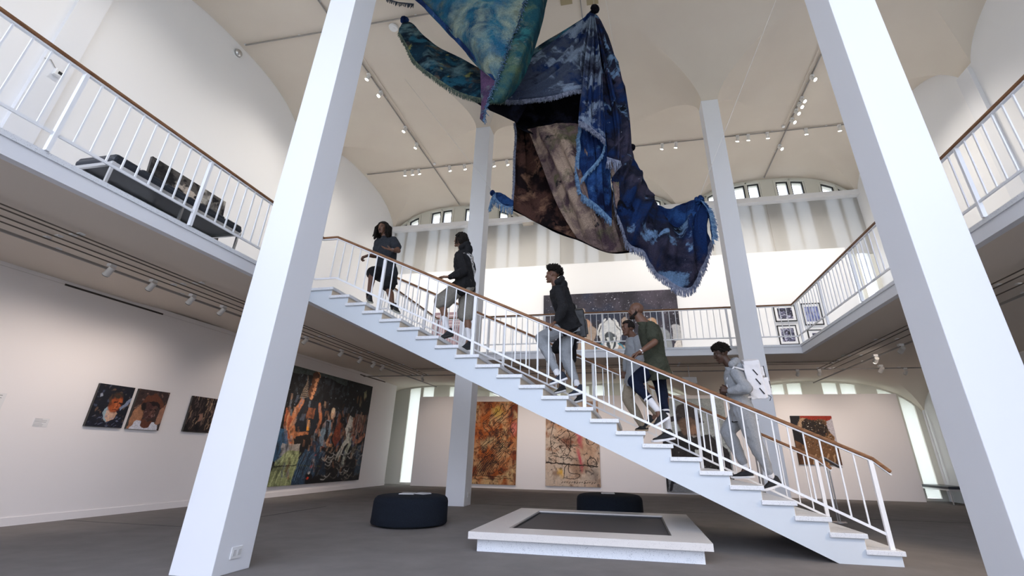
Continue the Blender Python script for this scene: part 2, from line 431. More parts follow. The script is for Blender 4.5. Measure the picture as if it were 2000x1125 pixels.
def rail_run(root, path, posts, bals, foot, up_bal, wood_ext=None, sub=True, low=None):
    """path: handrail centre-line points; low: bottom-rail points"""
    mb = MB()
    for a, b in zip(path[:-1], path[1:]):
        d = (Vector(b) - Vector(a)).normalized() * .012
        mb.bar(Vector(a) - d * 0, Vector(b) + d, .062, .042)
    part(mb, 'handrail', M_WOOD, root, bevel=.012)
    mb = MB()
    for a, b in zip(path[:-1], path[1:]):
        mb.bar(Vector(a) - Vector((0, 0, .03)), Vector(b) - Vector((0, 0, .03)), .035, .018)
    part(mb, 'sub_rail', M_STEEL, root)
    mb = MB()
    for a, b in zip(low[:-1], low[1:]): mb.bar(a, b, .018, .03)
    part(mb, 'bottom_rail', M_STEEL, root)
    for (x, y, z0, z1) in posts: part(MB().box(x - .024, x + .024, y - .018, y + .018, z0, z1), 'newel_post', M_STEEL, root)
    for (x, y, z0, z1) in bals: part(MB().box(x - .008, x + .008, y - .008, y + .008, z0, z1), 'baluster', M_STEEL, root)

def nose(x): return (-x / T + 1) * R_
HR = .905
for nm, y, lab in (('near', .10, 'near stair railing with oak handrail and thin white balusters'), ('far', SW - .10, 'far stair railing behind the climbing people, oak handrail on white posts')):
    r = empty('stair_railing', (0, y, R_), lab, 'railing')
    xt = -7.93; zt = ZD + 1.0
    p = [(.10, y, nose(0) + .79), (-.06, y, nose(-.06) + HR), (xt, y, zt), (XO0, y, zt)]
    low = [(-.08, y, nose(-.08) + .10), (-7.80, y, ZD + .20 - .0), (XO0, y, ZD + .20)]
    posts = []; bals = []
    for i in range(5):
        x = -.085 - 1.705 * i; k = int(-x // T) + 1
        posts.append((x, y, k * R_, nose(x) + HR - .03))
    for i in range(47):
        if i % 10 == 0: continue
        x = -.085 - .1705 * i
        zl = low[0][2] + (low[1][2] - low[0][2]) * (x + .08) / (-7.80 + .08) if x > -7.8 else ZD + .2
        zt_ = min(nose(x) + HR, zt) - .03
        bals.append((x, y, zl, zt_))
    rail_run(r, p, posts, bals, 0, 0, low=low)
# mezzanine railings
def deck_rail(a, b, lab, npost, first=0.0):
    a = Vector(a); b = Vector(b); d = b - a; L = d.length; u = d / L
    r = empty('mezzanine_railing', (a.x, a.y, ZD), lab, 'railing')
    z1 = ZD + 1.0
    posts = []; bals = []; step = .1587; n = int((L - first) / step + .01)
    for i in range(n + 1):
        q = a + u * (first + step * i)
        (posts if i % 10 == 0 else bals).append((q.x, q.y, ZD if i % 10 == 0 else ZD + .2, z1 - .03))
    rail_run(r, [(a.x, a.y, z1), (b.x, b.y, z1)], posts, bals, 0, 0, low=[(a.x, a.y, ZD + .2), (b.x, b.y, ZD + .2)])
e = .0
deck_rail((XO0, -7.15, 0), (XO0, .10, 0), 'long mezzanine railing at upper left in front of the black bench', 0)
deck_rail((XO0, SW - .10, 0), (XO0, YO, 0), 'short mezzanine railing running back from the stair head', 0, .46)
deck_rail((XO0, YO, 0), (XO1, YO, 0), 'far mezzanine railing crossing in front of the large starry painting', 0)
deck_rail((XO1, YO, 0), (XO1, -5.6, 0), 'right mezzanine railing slanting up toward the upper right corner', 0, .24)

# ------------------------------------------------------------------ terrazzo platform in the floor under the stairs
pf = empty('terrazzo_platform', (-3.47, .89, 0), 'low speckled white terrazzo platform with a dark recessed panel under the stairs', 'platform')
X0, X1, YA, YB = -4.86, -2.085, -.55, 2.33
part(MB().box(X0 + .09, X1 - .09, YA + .09, YB - .09, 0, .135), 'base', M_TERR, pf)
IX0, IX1, IY0, IY1 = -4.475, -2.485, -.10, 1.985
s_ = MB().box(X0, X1, YA, IY0, .135, .21).box(X0, X1, IY1, YB, .135, .21).box(X0, IX0, IY0, IY1, .135, .21).box(IX1, X1, IY0, IY1, .135, .21)
part(s_, 'rim_slab', terrazzo('terrazzo_top', (.70, .67, .64), (.48, .46, .45), .25), pf)
part(MB().box(IX0, IX1, IY0, IY1, .136, .175), 'inset_panel', ramp_mat('dark_mesh_panel', [(0, (.055, .052, .055)), (1, (.095, .09, .092))], 300, 2, rough=.5), pf)
fr = MB()
for a in ((IX0, IX1, IY0, IY0 + .02), (IX0, IX1, IY1 - .02, IY1), (IX0, IX0 + .02, IY0, IY1), (IX1 - .02, IX1, IY0, IY1)): fr.box(a[0], a[1], a[2], a[3], .17, .19)
part(fr, 'inset_frame', mat('dark_metal', (.05, .05, .055), .4, .5), pf)

# ------------------------------------------------------------------ ottomans
def pouffe(x, y, lab, h=.43, r=.60):
    o = empty('round_ottoman', (x, y, 0), lab, 'ottoman', None)
    prof = [(r - .06, .025), (r - .005, .03), (r + .005, .05), (r, .12), (r - .005, h - .09), (r - .02, h - .045), (r - .055, h - .015), (r - .11, h - .002), (r * .5, h + .006), (.01, h + .008)]
    part(MB().lathe(prof, (x, y, 0), 64), 'cushion', ramp_mat('navy_wool_felt', [(.2, (.006, .008, .013)), (.8, (.015, .020, .030))], 70, 6, rough=.95, bump=(300, .3, .005)), o, smooth=True)
    part(MB().lathe([(r - .08, 0), (r - .07, .03), (.01, .03)], (x, y, 0), 48), 'plinth', M_BLACK, o)
    return o
pouffe(-6.50, 1.36, 'round dark navy felt ottoman on the carpet left of the platform')
pouffe(-3.36, 2.98, 'round black felt ottoman half hidden behind the terrazzo platform')
M_PAPER = mat('paper', (.75, .74, .74), .6)
def leaflet(x, y, z, a, lab, w_=.12, h_=.2):
    o = empty('leaflet', (x, y, z), lab, 'leaflet'); c, s2 = math.cos(a), math.sin(a)
    mb = MB(); mb.obox((x, y, z + .006), (c * w_, s2 * w_, 0), (-s2 * h_ / 2, c * h_ / 2, 0), (0, 0, .004)); part(mb, 'page', M_PAPER, o)
    mb = MB(); mb.obox((x + .01, y, z + .013), (c * w_ * .9, s2 * w_ * .9, .0), (-s2 * h_ * .4, c * h_ * .4, .004), (0, 0, .003)); part(mb, 'cover', mat('leaflet_cover', (.42, .42, .46), .4), o)
leaflet(-6.57, 1.33, .438, .2, 'folded grey gallery leaflet lying on the left ottoman')
leaflet(-6.37, 1.45, .438, -.3, 'open white gallery leaflet lying on the left ottoman')
leaflet(-3.38, 2.95, .438, .1, 'white leaflet lying on the black ottoman behind the platform')

# ------------------------------------------------------------------ benches
def bench(c, L, W, H, ang, lab, padm, thick=.10, legs=2, tuft=0):
    o = empty('bench', c, lab, 'bench', None, (0, 0, ang))
    def lb(mb, nm, m, **k): q = mb.build(nm, m, o, **k); return q
    if tuft:
        n = 60; vs = []; nx, ny = 60, 14
        mb = MB()
        mb.box(-L / 2, L / 2, -W / 2, W / 2, H - thick, H - .02); lb(mb, 'cushion', padm, bevel=.03)
        for i in range(tuft):
            x0 = -L / 2 + L * i / tuft + .01; x1 = -L / 2 + L * (i + 1) / tuft - .01
            mb = MB(); mb.box(x0, x1, -W / 2 + .005, W / 2 - .005, H - .05, H + .012); lb(mb, 'cushion_panel', padm, bevel=.03)
    else:
        mb = MB().box(-L / 2, L / 2, -W / 2, W / 2, H - thick, H); lb(mb, 'cushion', padm, bevel=.015)
    mb = MB(); t2 = .03
    for y in (-W / 2 + .02, W / 2 - .02): mb.box(-L / 2, L / 2, y - t2 / 2, y + t2 / 2, H - thick - .04, H - thick)
    for x in (-L / 2 + .02, L / 2 - .02): mb.box(x - t2 / 2, x + t2 / 2, -W / 2, W / 2, H - thick - .04, H - thick)
    lb(mb, 'frame', M_CHROME)
    for i in range(legs):
        x = -L / 2 + .03 + (L - .06) * i / (legs - 1)
        for y in (-W / 2 + .03, W / 2 - .03):
            lb(MB().box(x - .014, x + .014, y - .014, y + .014, 0, H - thick - .04), 'leg', M_CHROME)
    return o
M_LEATHER = mat('black_leather', (.016, .020, .028), .35)
bench((-8.64, -2.43, ZD), 1.87, .57, .43, PI / 2, 'long tufted black leather bench with chrome legs on the left mezzanine', M_LEATHER, .10, 3, 6)
bench((6.0, 10.5, 0), .60, 1.5, .46, .0, 'low black bench beside the right wall beyond the gallery partition', M_LEATHER, .07, 2)
# books under the mezzanine bench are seen through the rail
bk = 0
for y, c, lab in ((-2.75, (.55, .55, .5), 'pale book lying under the black mezzanine bench'), (-2.05, (.65, .6, .02), 'yellow book lying under the far end of the black mezzanine bench')):
    o = empty('book', (-8.50, y, ZD + .001), lab, 'book')
    part(MB().box(-8.58, -8.40, y - .15, y + .15, ZD + .002, ZD + .03), 'page_block', M_PAPER, o)
    part(MB().box(-8.585, -8.395, y - .16, y + .16, ZD + .03, ZD + .035), 'cover', mat('cover%d' % bk, c, .5), o); bk += 1
# low shelf box under the bench
sb = empty('display_case', (-8.75, -2.4, ZD), 'dark shallow display box under the black mezzanine bench', 'display box')
part(MB().box(-8.88, -8.62, -3.25, -1.6, ZD + .0, ZD + .10), 'case', mat('dark_case', (.02, .02, .02), .6), sb)
part(MB().box(-8.619, -8.61, -3.25, -1.6, ZD + .0, ZD + .02), 'edge_strip', M_WHITEP, sb)

# ------------------------------------------------------------------ small fittings
def outlet(c, nx, lab):
    o = empty('wall_socket', c, lab, 'socket'); mb = MB()
    if nx: mb.box(c[0], c[0] + .012, c[1] - .065, c[1] + .065, c[2] - .05, c[2] + .05)
    else: mb.box(c[0] - .065, c[0] + .065, c[1] - .012, c[1], c[2] - .05, c[2] + .05)
    part(mb, 'cover_plate', M_WHITEP, o, bevel=.004)
    mb = MB()
    for q in (-.03, .03):
        if nx: mb.box(c[0] + .012, c[0] + .016, c[1] + q - .018, c[1] + q + .018, c[2] - .025, c[2] + .025)
        else: mb.box(c[0] + q - .018, c[0] + q + .018, c[1] - .016, c[1] - .012, c[2] - .025, c[2] + .025)
    part(mb, 'receptacle', mat('socket_face', (.6, .6, .6), .4), o)
outlet((-6.618, -2.16, .165), 1, 'white socket plate low on the side of the left foreground column')
outlet((-6.618, 4.60, .22), 1, 'small white socket plate at the foot of the column behind the stairs')
sd = empty('wall_sensor', (-13.19, -1.93, 7.57), 'small boxy grey sensor unit on the upper left pilaster', 'sensor')
part(MB().box(-13.2, -13.12, -2.00, -1.87, 7.50, 7.64), 'housing', M_WHITEP, sd, bevel=.01)
part(MB().box(-13.12, -13.115, -1.955, -1.895, 7.54, 7.60), 'faceplate', M_BLACK, sd)
part(MB().tube([(-13.19, -1.93, 7.6), (-13.19, -2.1, 7.75), (-13.19, -2.19, 7.7)], .006), 'cable', M_TRACK, sd)
sd = empty('convex_mirror', (-13.24, 1.21, 11.50), 'small round silver dome at the top of the left upper arch', 'dome fitting')
part(MB().ell((-13.24, 1.21, 11.48), (.07, .11, .11)), 'dome', M_CHROME, sd, smooth='all')
part(MB().tube([(-13.299, 1.21, 11.48), (-13.275, 1.21, 11.48)], .13, 24), 'backing_ring', M_WHITEP, sd)
# vertical pipe by the right rear pilaster
pp = empty('wall_pipe', (6.3, 10.95, 0), 'thin vertical white pipe in the right rear corner below the mezzanine', 'pipe')
part(MB().tube([(6.3, 10.95, .02), (6.3, 10.95, 2.6)], .03, 10), 'pipe', M_STEEL, pp, smooth=True)
part(MB().tube([(6.3, 10.95, 1.3), (6.3, 10.95, 1.36)], .04, 10), 'coupling', M_STEEL, pp, smooth=True)
# gallery label stand
ls = empty('label_stand', (.82, 4.2, 0), 'slim chrome label stand with tilted grey plate behind the stair foot', 'label stand')
part(MB().lathe([(.14, 0), (.14, .012), (.02, .015)], (.82, 4.2, 0), 24), 'foot', M_CHROME, ls)
part(MB().tube([(.81, 4.2, .01), (.81, 4.2, .98)], .012, 10), 'post', M_CHROME, ls)
part(MB().tube([(.85, 4.2, .01), (.85, 4.2, .98)], .012, 10), 'post', M_CHROME, ls)
part(MB().obox((.88, 4.1, 1.03), (.14, 0, -.09), (0, .11, 0), (.004, 0, .006)), 'label_plate', mat('plate_grey', (.4, .4, .4), .35, .4), ls)
# exit-style pale ceiling sign glimpsed below the far mezzanine
es = empty('hanging_sign', (-1.1, 7.6, 3.2), 'small pale blank sign hanging under the far mezzanine by the walker in grey', 'sign')
part(MB().box(-1.35, -.95, 7.59, 7.61, 3.05, 3.22), 'sign_panel', M_WHITEP, es)
part(MB().bar((-1.15, 7.6, 3.22), (-1.15, 7.6, 3.57), .02, .02), 'hanger', M_STEEL, es)

# ------------------------------------------------------------------ tracks and track lights
def track(a, b, lab, w_=.030):
    o = empty('lighting_track' if w_ > .02 else 'soffit_shadow_line', a, lab, 'lighting track' if w_ > .02 else 'conduit')
    part(MB().bar(a, b, w_, w_), 'track_rail' if w_ > .02 else 'tube', M_TRACK if w_ > .02 else mat('shadow_line_dark', (.12, .10, .08), .6), o)  # narrow runs are dark strips drawn in place of soffit shadow lines
    if w_ < .02: a = Vector(a) + Vector((0, 0, .0))
    d = (Vector(b) - Vector(a)); n = max(2, int(d.length / 1.7))
    for i in range(n + 1):
        q = Vector(a) + d * i / n; part(MB().box(q.x - .03, q.x + .03, q.y - .03, q.y + .03, q.z + .012, q.z + .03), 'clip', M_WHITEP, o)
ZT = 11.755
track((-10.13, -8.5, ZT), (-10.13, 11.0, ZT), 'long grey lighting track along the left vault ridge')
track((3.15, -8.5, ZT), (3.15, 11.0, ZT), 'long grey lighting track along the right vault ridge')
track((-3.47, -8.5, ZT), (-3.47, 2.1, ZT), 'grey lighting track above the hanging textile knot')
track((-13.1, 7.95, ZT), (6.2, 7.95, ZT), 'grey lighting track crossing the far vault')
track((-13.1, 1.21, ZT), (6.2, 1.21, ZT), 'grey lighting track crossing the middle vault behind the textile')
def spot_light(loc, aim, name, root, energy, size=70, col=(1, .93, .84), rad=.03, blend=.6):
    L = bpy.data.lights.new(name, 'SPOT'); L.energy = energy * SPOT_K; L.spot_size = math.radians(size); L.spot_blend = blend
    L.color = col; L.shadow_soft_size = rad
    o = bpy.data.objects.new(name, L); COL.objects.link(o); o.parent = root
    d = (Vector(aim) - Vector(loc)).normalized(); o.location = Vector(loc) - root.location + d * .12
    o.rotation_euler = d.to_track_quat('-Z', 'Y').to_euler()
M_LENS = mat('lit_lens', (1, 1, 1), .4, emit=(1, .96, .88), es=14)
M_HEAD = mat('spot_can', (.70, .68, .65), .4)
M_HEADD = mat('spot_neck', (.12, .12, .12), .4)
def head(x, y, z, aim, energy, lab, grp, size=70, s=1.0, lit=True, col=(1, .93, .84)):
    o = empty('track_light', (x, y, z), lab, 'track light', grp)
    p = Vector((x, y, z)); d = (Vector(aim) - p).normalized()
    c = p + Vector((0, 0, -.13 * s))
    part(MB().box(x - .05 * s, x + .05 * s, y - .05 * s, y + .05 * s, z - .05 * s, z), 'adapter', M_WHITEP, o)
    part(MB().tube([p - Vector((0, 0, .04 * s)), c], .022 * s, 8), 'stem', M_HEADD, o)
    part(MB().tube([c - d * .08 * s, c + d * .06 * s, c + d * .09 * s], [.05 * s, .055 * s, .06 * s], 14), 'lamp_can', M_HEAD, o, smooth=True)
    e = c + d * .092 * s
    part(MB().tube([e, e + d * .012 * s], .052 * s, 14), 'lens', M_LENS if lit else M_HEADD, o)
    if energy: spot_light(c, aim, 'spot_lamp', o, energy, size, col, blend=1.0)
    return o
G1 = 'track spotlights under the vault'
UE = 330
for i, (y, ay) in enumerate(((2.85, 3.), (3.6, 1.), (5.36, 5.), (6.32, 7.), (-1.0, -1.), (-3., -3.5))):
    head(-10.13, y, ZT - .01, (-13.2, ay, 5.0), UE * .55, 'lit white spotlight on the left ridge track, number %s from the crossing' % ('one two three four five six'.split()[3 - i if i < 4 else i]), G1, 100)
words_ = 'first second third fourth fifth sixth seventh eighth ninth tenth eleventh twelfth thirteenth fourteenth'.split()
for i, x in enumerate((-11.38, -11.06, -10.77, -9.44, -8.81, -7.6, -7.05, -1.11, -.62, 1.52, 1.88, 2.52, 3.78, 4.84)):
    ax = (-11.8, -10.4, -9.0, -8.0, -6.6, -5.4, -4.4, -3.2, -1.9, .0, 1.3, 2.6, 3.9, 5.0)[i]
    head(x, 7.95, ZT - .01, (ax, 10.9, 5.9), UE, 'lit white spotlight, %s from the left on the far cross track' % words_[i], G1, 85)
for i, y in enumerate((5.32, 6.26, 6.52, 6.84, 7.28, 8.77)):
    head(3.15, y, ZT - .01, (6.3, y - 2, 6.0), UE * .4, 'lit white spotlight, %s from the front on the right ridge track' % words_[i], G1)
# tracks and heads below the mezzanine
ZU = 3.44
track((-10.2, -8.0, ZU), (-10.2, 10.6, ZU), 'thin lighting track under the left mezzanine')
track((3.15, -6.0, ZU), (3.15, 10.6, ZU), 'thin lighting track under the right mezzanine')
track((-12.9, 7.95, ZU), (6.2, 7.95, ZU), 'thin lighting track under the far mezzanine')
for x in (-9.28, -9.40, -9.62, -9.8):  # thin dark strips modelled for the shadow lines and grooves of the soffit
    track((x, -8.0, 3.40), (x, 7.6, 3.40), 'thin dark strip for a soffit shadow line under the left mezzanine, %s from the opening' % {-9.28: 'nearest', -9.40: 'second', -9.62: 'third', -9.8: 'fourth'}[x], .013)
for x in (2.3, 2.45, 2.7):
    track((x, -6.0, 3.40), (x, 7.6, 3.40), 'thin dark strip for a soffit shadow line under the right mezzanine, %s from the opening' % {2.3: 'nearest', 2.45: 'second', 2.7: 'third'}[x], .013)
for y in (6.45, 6.6, 6.85):
    track((-9.3, y, 3.40), (2.4, y, 3.40), 'thin dark strip for a soffit shadow line under the far mezzanine, %s from the opening' % {6.45: 'nearest', 6.6: 'second', 6.85: 'third'}[y], .013)
G2 = 'clear spotlights under the mezzanine'
for i, y in enumerate((-3.3, -1.9, -1.27, -.57, .07, 2.4, 3.8, 4.7, 5.4, 5.9)):
    head(-9.95, y, ZU, (-11.75, y + .2, 1.5), 34 if i < 6 else 44, 'small pale spotlight, %s from the front under the left mezzanine' % words_[i], G2, 95, .8, False, (1, .86, .76))
for i, x in enumerate((-9.6, -7.6, -6.2, -4.9, -3.3, -1.6, .04, 1.87, 2.44, 4.6)):
    head(x, 7.95, ZU, (x, 10.6, 1.5), 80, 'small pale spotlight, %s from the left under the far mezzanine' % words_[i], G2, 85, .8, False, (1, .86, .76))
for i, (x, y) in enumerate(((3.02, 5.95), (3.04, 4.8), (3.76, 7.4))):
    head(x, y, ZU, ((3.4, 10.75, 1.5) if i != 1 else (3.1, 10.7, 1.2)), 40, 'white spotlight, %s of three near the lower right track junction' % words_[i], G2, 85, .95, i == 0, (1, .86, .76))
head(3.02, -2.6, ZU, (-1.2, .9, .3), 420, 'added warm spotlight under the right mezzanine aimed at the stair foot', G2, 60, .9, True, (1, .80, .60))  # added lamp supplying the warm light from the right on stair foot and risers
head(3.02, .6, ZU, (-.6, 1.0, .6), 160, 'second added warm spotlight under the right mezzanine aimed at the lower steps', G2, 60, .9, True, (1, .80, .60))  # second added lamp, warming the lower steps
# ceiling service hatches and dark stub above the knot
for x, y, lab in ((-3.83, 1.50, 'small square gold-tinted ceiling hatch left of the textile knot'), (-3.17, 1.62, 'small square gold-tinted ceiling hatch right of the textile knot')):
    o = empty('ceiling_hatch', (x, y, 11.78), lab, 'ceiling hatch')
    part(MB().box(x - .15, x + .15, y - .13, y + .13, 11.77, 11.79), 'cover', mat('hatch_gold', (.33, .27, .16), .5), o)
    part(MB().box(x - .17, x + .17, y - .15, y + .15, 11.78, 11.795), 'rim', M_CEIL, o)
sd = empty('smoke_detector', (-8.6, 1.45, 11.78), 'round white ceiling disc beside the middle track', 'smoke detector')
part(MB().lathe([(.11, -.05), (.13, 0)], (-8.6, 1.45, 11.78), 24), 'casing', M_WHITEP, sd, smooth=True)
part(MB().lathe([(.05, -.065), (.06, -.045)], (-8.6, 1.45, 11.78), 24), 'cap', M_WHITEP, sd, smooth=True)
for (x, y) in ((-10.0, 7.7), (3.0, 7.7)):
    o = empty('junction_box', (x, y, 11.76), 'round white junction box at the %s track crossing' % ('left' if x < 0 else 'right'), 'junction box')
    part(MB().lathe([(.05, -.03), (.06, .02)], (x, y, 11.76), 20), 'box', M_WHITEP, o, smooth=True)
    part(MB().tube([(x, y, 11.74), (x + .02, 1.4, 11.77)], .012, 6), 'conduit', M_CEIL, o)

# ------------------------------------------------------------------ painted surfaces (colour attributes on fine grids)
def lin(c):
    return np.array([((v / 255) / 12.92 if v / 255 <= .04045 else ((v / 255 + .055) / 1.055) ** 2.4) for v in c])
def _noise2(rng, U, V, nx, ny):
    g = rng.rand(ny + 2, nx + 2); x = U * nx; y = V * ny; i = x.astype(int); j = y.astype(int); fx = x - i; fy = y - j; fx = fx * fx * (3 - 2 * fx); fy = fy * fy * (3 - 2 * fy)
    return (g[j, i] * (1 - fx) + g[j, i + 1] * fx) * (1 - fy) + (g[j + 1, i] * (1 - fx) + g[j + 1, i + 1] * fx) * fy
class Paint:
    """v up, u right, both 0..1"""
    def __init__(s, w_, h_, base, seed=0):
        s.w = w_; s.h = h_; s.rng = np.random.RandomState(seed)
        s.U, s.V = np.meshgrid((np.arange(w_) + .5) / w_, (np.arange(h_) + .5) / h_)
        s.im = np.zeros((h_, w_, 3)) + lin(base); s.asp = w_ / h_
    def noise(s, sx, sy, octv=3):
        out = np.zeros((s.h, s.w)); amp = 1; tot = 0
        for o in range(octv):
            nx = max(2, int(sx * 2 ** o)); ny = max(2, int(sy * 2 ** o)); g = s.rng.rand(ny + 2, nx + 2)
            x = s.U * nx; y = s.V * ny; i = x.astype(int); j = y.astype(int); fx = x - i; fy = y - j
            fx = fx * fx * (3 - 2 * fx); fy = fy * fy * (3 - 2 * fy)
            out += amp * ((g[j, i] * (1 - fx) + g[j, i + 1] * fx) * (1 - fy) + (g[j + 1, i] * (1 - fx) + g[j + 1, i + 1] * fx) * fy)
            tot += amp; amp *= .55
        return out / tot
    def mix(s, m, col): m = np.clip(m, 0, 1)[..., None]; s.im = s.im * (1 - m) + (lin(col) if len(col) == 3 and not isinstance(col, np.ndarray) else col) * m
    def warp(s, a, n, grain=.25, gn=60):
        # organic displacement of what has been drawn so far, then brush grain
        du = sum((_noise2(s.rng, s.U, s.V, n * q, n * q) - .5) * a / q for q in (1, 2, 4)); dv = sum((_noise2(s.rng, s.U, s.V, n * q, n * q) - .5) * a / q for q in (1, 2, 4))
        i = np.clip(((s.U + du) * s.w).astype(int), 0, s.w - 1); j = np.clip(((s.V + dv) * s.h).astype(int), 0, s.h - 1); s.im = s.im[j, i]
        g = sum(_noise2(s.rng, s.U, s.V, int(gn * q), int(gn * q)) for q in (1, 2)) / 2; s.im = s.im * (1 - grain + 2 * grain * g)[..., None]
    def cloud(s, col, sx, sy, lo, hi, mask=None, octv=4):
        n = s.noise(sx, sy, octv); m = np.clip((n - lo) / (hi - lo), 0, 1)
        if mask is not None: m = m * mask
        s.mix(m, col)
    def ell(s, cx, cy, rx, ry, col, ang=0, soft=.08, a=1, rough=0):
        c_, s_ = math.cos(ang), math.sin(ang); dx = (s.U - cx) * s.asp; dy = s.V - cy
        X = dx * c_ + dy * s_; Y = -dx * s_ + dy * c_; d = np.sqrt((X / (rx * s.asp)) ** 2 + (Y / ry) ** 2)
        if rough: d = d + (s.noise(12, 12, 3) - .5) * rough
        s.mix(np.clip((1 - d) / soft, 0, 1) * a, col)
    def seg(s, pts, wd, col, a=1, taper=False):
        D = np.full((s.h, s.w), 9.); n = len(pts) - 1
        for k in range(n):
            ax, ay = pts[k][0] * s.asp, pts[k][1]; bx, by = pts[k + 1][0] * s.asp, pts[k + 1][1]
            px_, py_ = s.U * s.asp - ax, s.V - ay; L = (bx - ax) ** 2 + (by - ay) ** 2 + 1e-9
            t = np.clip((px_ * (bx - ax) + py_ * (by - ay)) / L, 0, 1)
            d = np.hypot(px_ - t * (bx - ax), py_ - t * (by - ay)); 
            if taper: d = d / (1 - .6 * (k + t) / n)
            D = np.minimum(D, d)
        s.mix(np.clip((wd - D) / (wd * .5) + .3, 0, 1) * (D < wd) * a, col)
    def poly(s, pts, col, a=1, shade=0):
        m = np.zeros((s.h, s.w), bool); n = len(pts); j = n - 1
        for i in range(n):
            xi, yi = pts[i]; xj, yj = pts[j]
            c_ = ((yi > s.V) != (yj > s.V)) & (s.U < (xj - xi) * (s.V - yi) / (yj - yi + 1e-12) + xi); m ^= c_; j = i
        mm = m.astype(float)
        if shade: mm = mm * (1 - shade + shade * np.clip(s.noise(9, 9, 3) * 1.6 - .2, 0, 1))
        s.mix(mm * a, col)
    def curve(s, pts, wd, col, a=1, n=10, taper=False):
        P = [pts[0]] + list(pts) + [pts[-1]]; out = []
        for i in range(1, len(P) - 2):
            for k in range(n):
                t = k / n; p0, p1, p2, p3 = P[i - 1:i + 3]
                out.append(tuple(.5 * (2 * p1[q] + (p2[q] - p0[q]) * t + (2 * p0[q] - 5 * p1[q] + 4 * p2[q] - p3[q]) * t * t + (3 * p1[q] - p0[q] - 3 * p2[q] + p3[q]) * t ** 3) for q in (0, 1)))
        out.append(tuple(pts[-1])); s.seg(out, wd, col, a, taper)
    def specks(s, n, col, r0, r1, mask=None, v0=0, v1=1, u0=0, u1=1):
        for _ in range(n):
            s_u = u0 + (u1 - u0) * s.rng.rand(); s_v = v0 + (v1 - v0) * s.rng.rand(); r = r0 + (r1 - r0) * s.rng.rand() ** 3
            i0 = int((s_u - r) * s.w); i1 = int((s_u + r) * s.w) + 2; j0 = int((s_v - r * s.asp) * s.h); j1 = int((s_v + r * s.asp) * s.h) + 2
            i0, j0 = max(0, i0), max(0, j0); sub = s.im[j0:j1, i0:i1]
            if sub.size == 0: continue
            d = np.hypot(s.U[j0:j1, i0:i1] - s_u, (s.V[j0:j1, i0:i1] - s_v) / s.asp) / r
            m = np.clip(1.2 - d, 0, 1)[..., None]
            if mask is not None: m = m * mask[j0:j1, i0:i1, None]
            s.im[j0:j1, i0:i1] = sub * (1 - m) + lin(col) * m
def canvas_obj(name, O, U, V, N, im, root, rough=.7, off=0.0):
    """grid of painted vertices; O lower-left corner, U/V full-size vectors, N unit normal"""
    h_, w_, _ = im.shape; O, U, V, N = map(Vector, (O, U, V, N)); O = O + N * off
    uu = np.linspace(0, 1, w_); vv = np.linspace(0, 1, h_); A, B = np.meshgrid(uu, vv)
    co = np.array(O)[None, None] + A[..., None] * np.array(U) + B[..., None] * np.array(V)
    if root is not None: co -= np.array(root.location)
    me = bpy.data.meshes.new(name); idx = np.arange(w_ * h_).reshape(h_, w_)
    q = np.stack([idx[:-1, :-1], idx[:-1, 1:], idx[1:, 1:], idx[1:, :-1]], -1).reshape(-1, 4)
    if U.cross(V).dot(N) < 0: q = q[:, ::-1]
    me.vertices.add(w_ * h_); me.vertices.foreach_set('co', co.reshape(-1)); nf = len(q)
    me.loops.add(nf * 4); me.loops.foreach_set('vertex_index', q.reshape(-1)); me.polygons.add(nf)
    me.polygons.foreach_set('loop_start', np.arange(0, nf * 4, 4)); me.update()
    at = me.color_attributes.new('paint', 'FLOAT_COLOR', 'POINT')
    at.data.foreach_set('color', np.concatenate([np.clip(im, 0, 1), np.ones((h_, w_, 1))], -1).reshape(-1))
    me.materials.append(vc_mat('painted_surface', rough=rough))
    o = bpy.data.objects.new(name, me); COL.objects.link(o)
    if root is not None: o.parent = root
    return o
def painting(O, U, V, N, im, lab, th=.05, frame=None, cat='painting', nm='painting', edge=(.06, .055, .05), mount=None):
    O, U, V, N = map(Vector, (O, U, V, N)); r = empty(nm, O, lab, cat)
    c = O + (U + V) / 2 + N * (th / 2)
    part(MB().obox(c, U / 2, V / 2, N * (th / 2 - .001)), 'stretcher', mat('canvas_edge_%d' % int(edge[0] * 1000), edge, .8), r)
    if frame:
        fw = frame[0]; u = U.normalized(); v = V.normalized(); mb = MB()
        W_, H_ = U.length, V.length; mid = O + (U + V) / 2 + N * (th / 2 + .008)
        for s2 in (-1, 1):
            mb.obox(mid + v * s2 * (H_ / 2 - fw / 2), u * W_ / 2, v * fw / 2, N * (th / 2 + .008))
            mb.obox(mid + u * s2 * (W_ / 2 - fw / 2), u * fw / 2, v * H_ / 2, N * (th / 2 + .008))
        part(mb, 'frame', mat('black_frame', (.02, .02, .022), .4), r)
        if mount:
            part(MB().obox(O + (U + V) / 2 + N * (th + .001), U / 2 - u * fw, V / 2 - v * fw, N * .001), 'mount_board', mat('mount_white', (.8, .8, .82), .7), r)
            canvas_obj('print', O + U * mount + V * mount, U * (1 - 2 * mount), V * (1 - 2 * mount), N, im, r, off=th + .004)
            return r
    canvas_obj('canvas', O, U, V, N, im, r, off=th + .001)
    return r

XP = -11.75
def on_left(y0, y1, z0, z1): return ((XP, y0, z0), (0, y1 - y0, 0), (0, 0, z1 - z0), (1, 0, 0))
def on_part(x0, x1, z0, z1): x0, x1 = [-2.862 + (x + 2.862) * .994 for x in (x0, x1)]; z0, z1 = [1.045 + (z - 1.045) * .994 for z in (z0, z1)]; return ((x0, 10.60, z0), (x1 - x0, 0, 0), (0, 0, z1 - z0), (0, -1, 0))
def on_up(x0, x1, z0, z1): return ((x0, 10.92, z0), (x1 - x0, 0, 0), (0, 0, z1 - z0), (0, -1, 0))

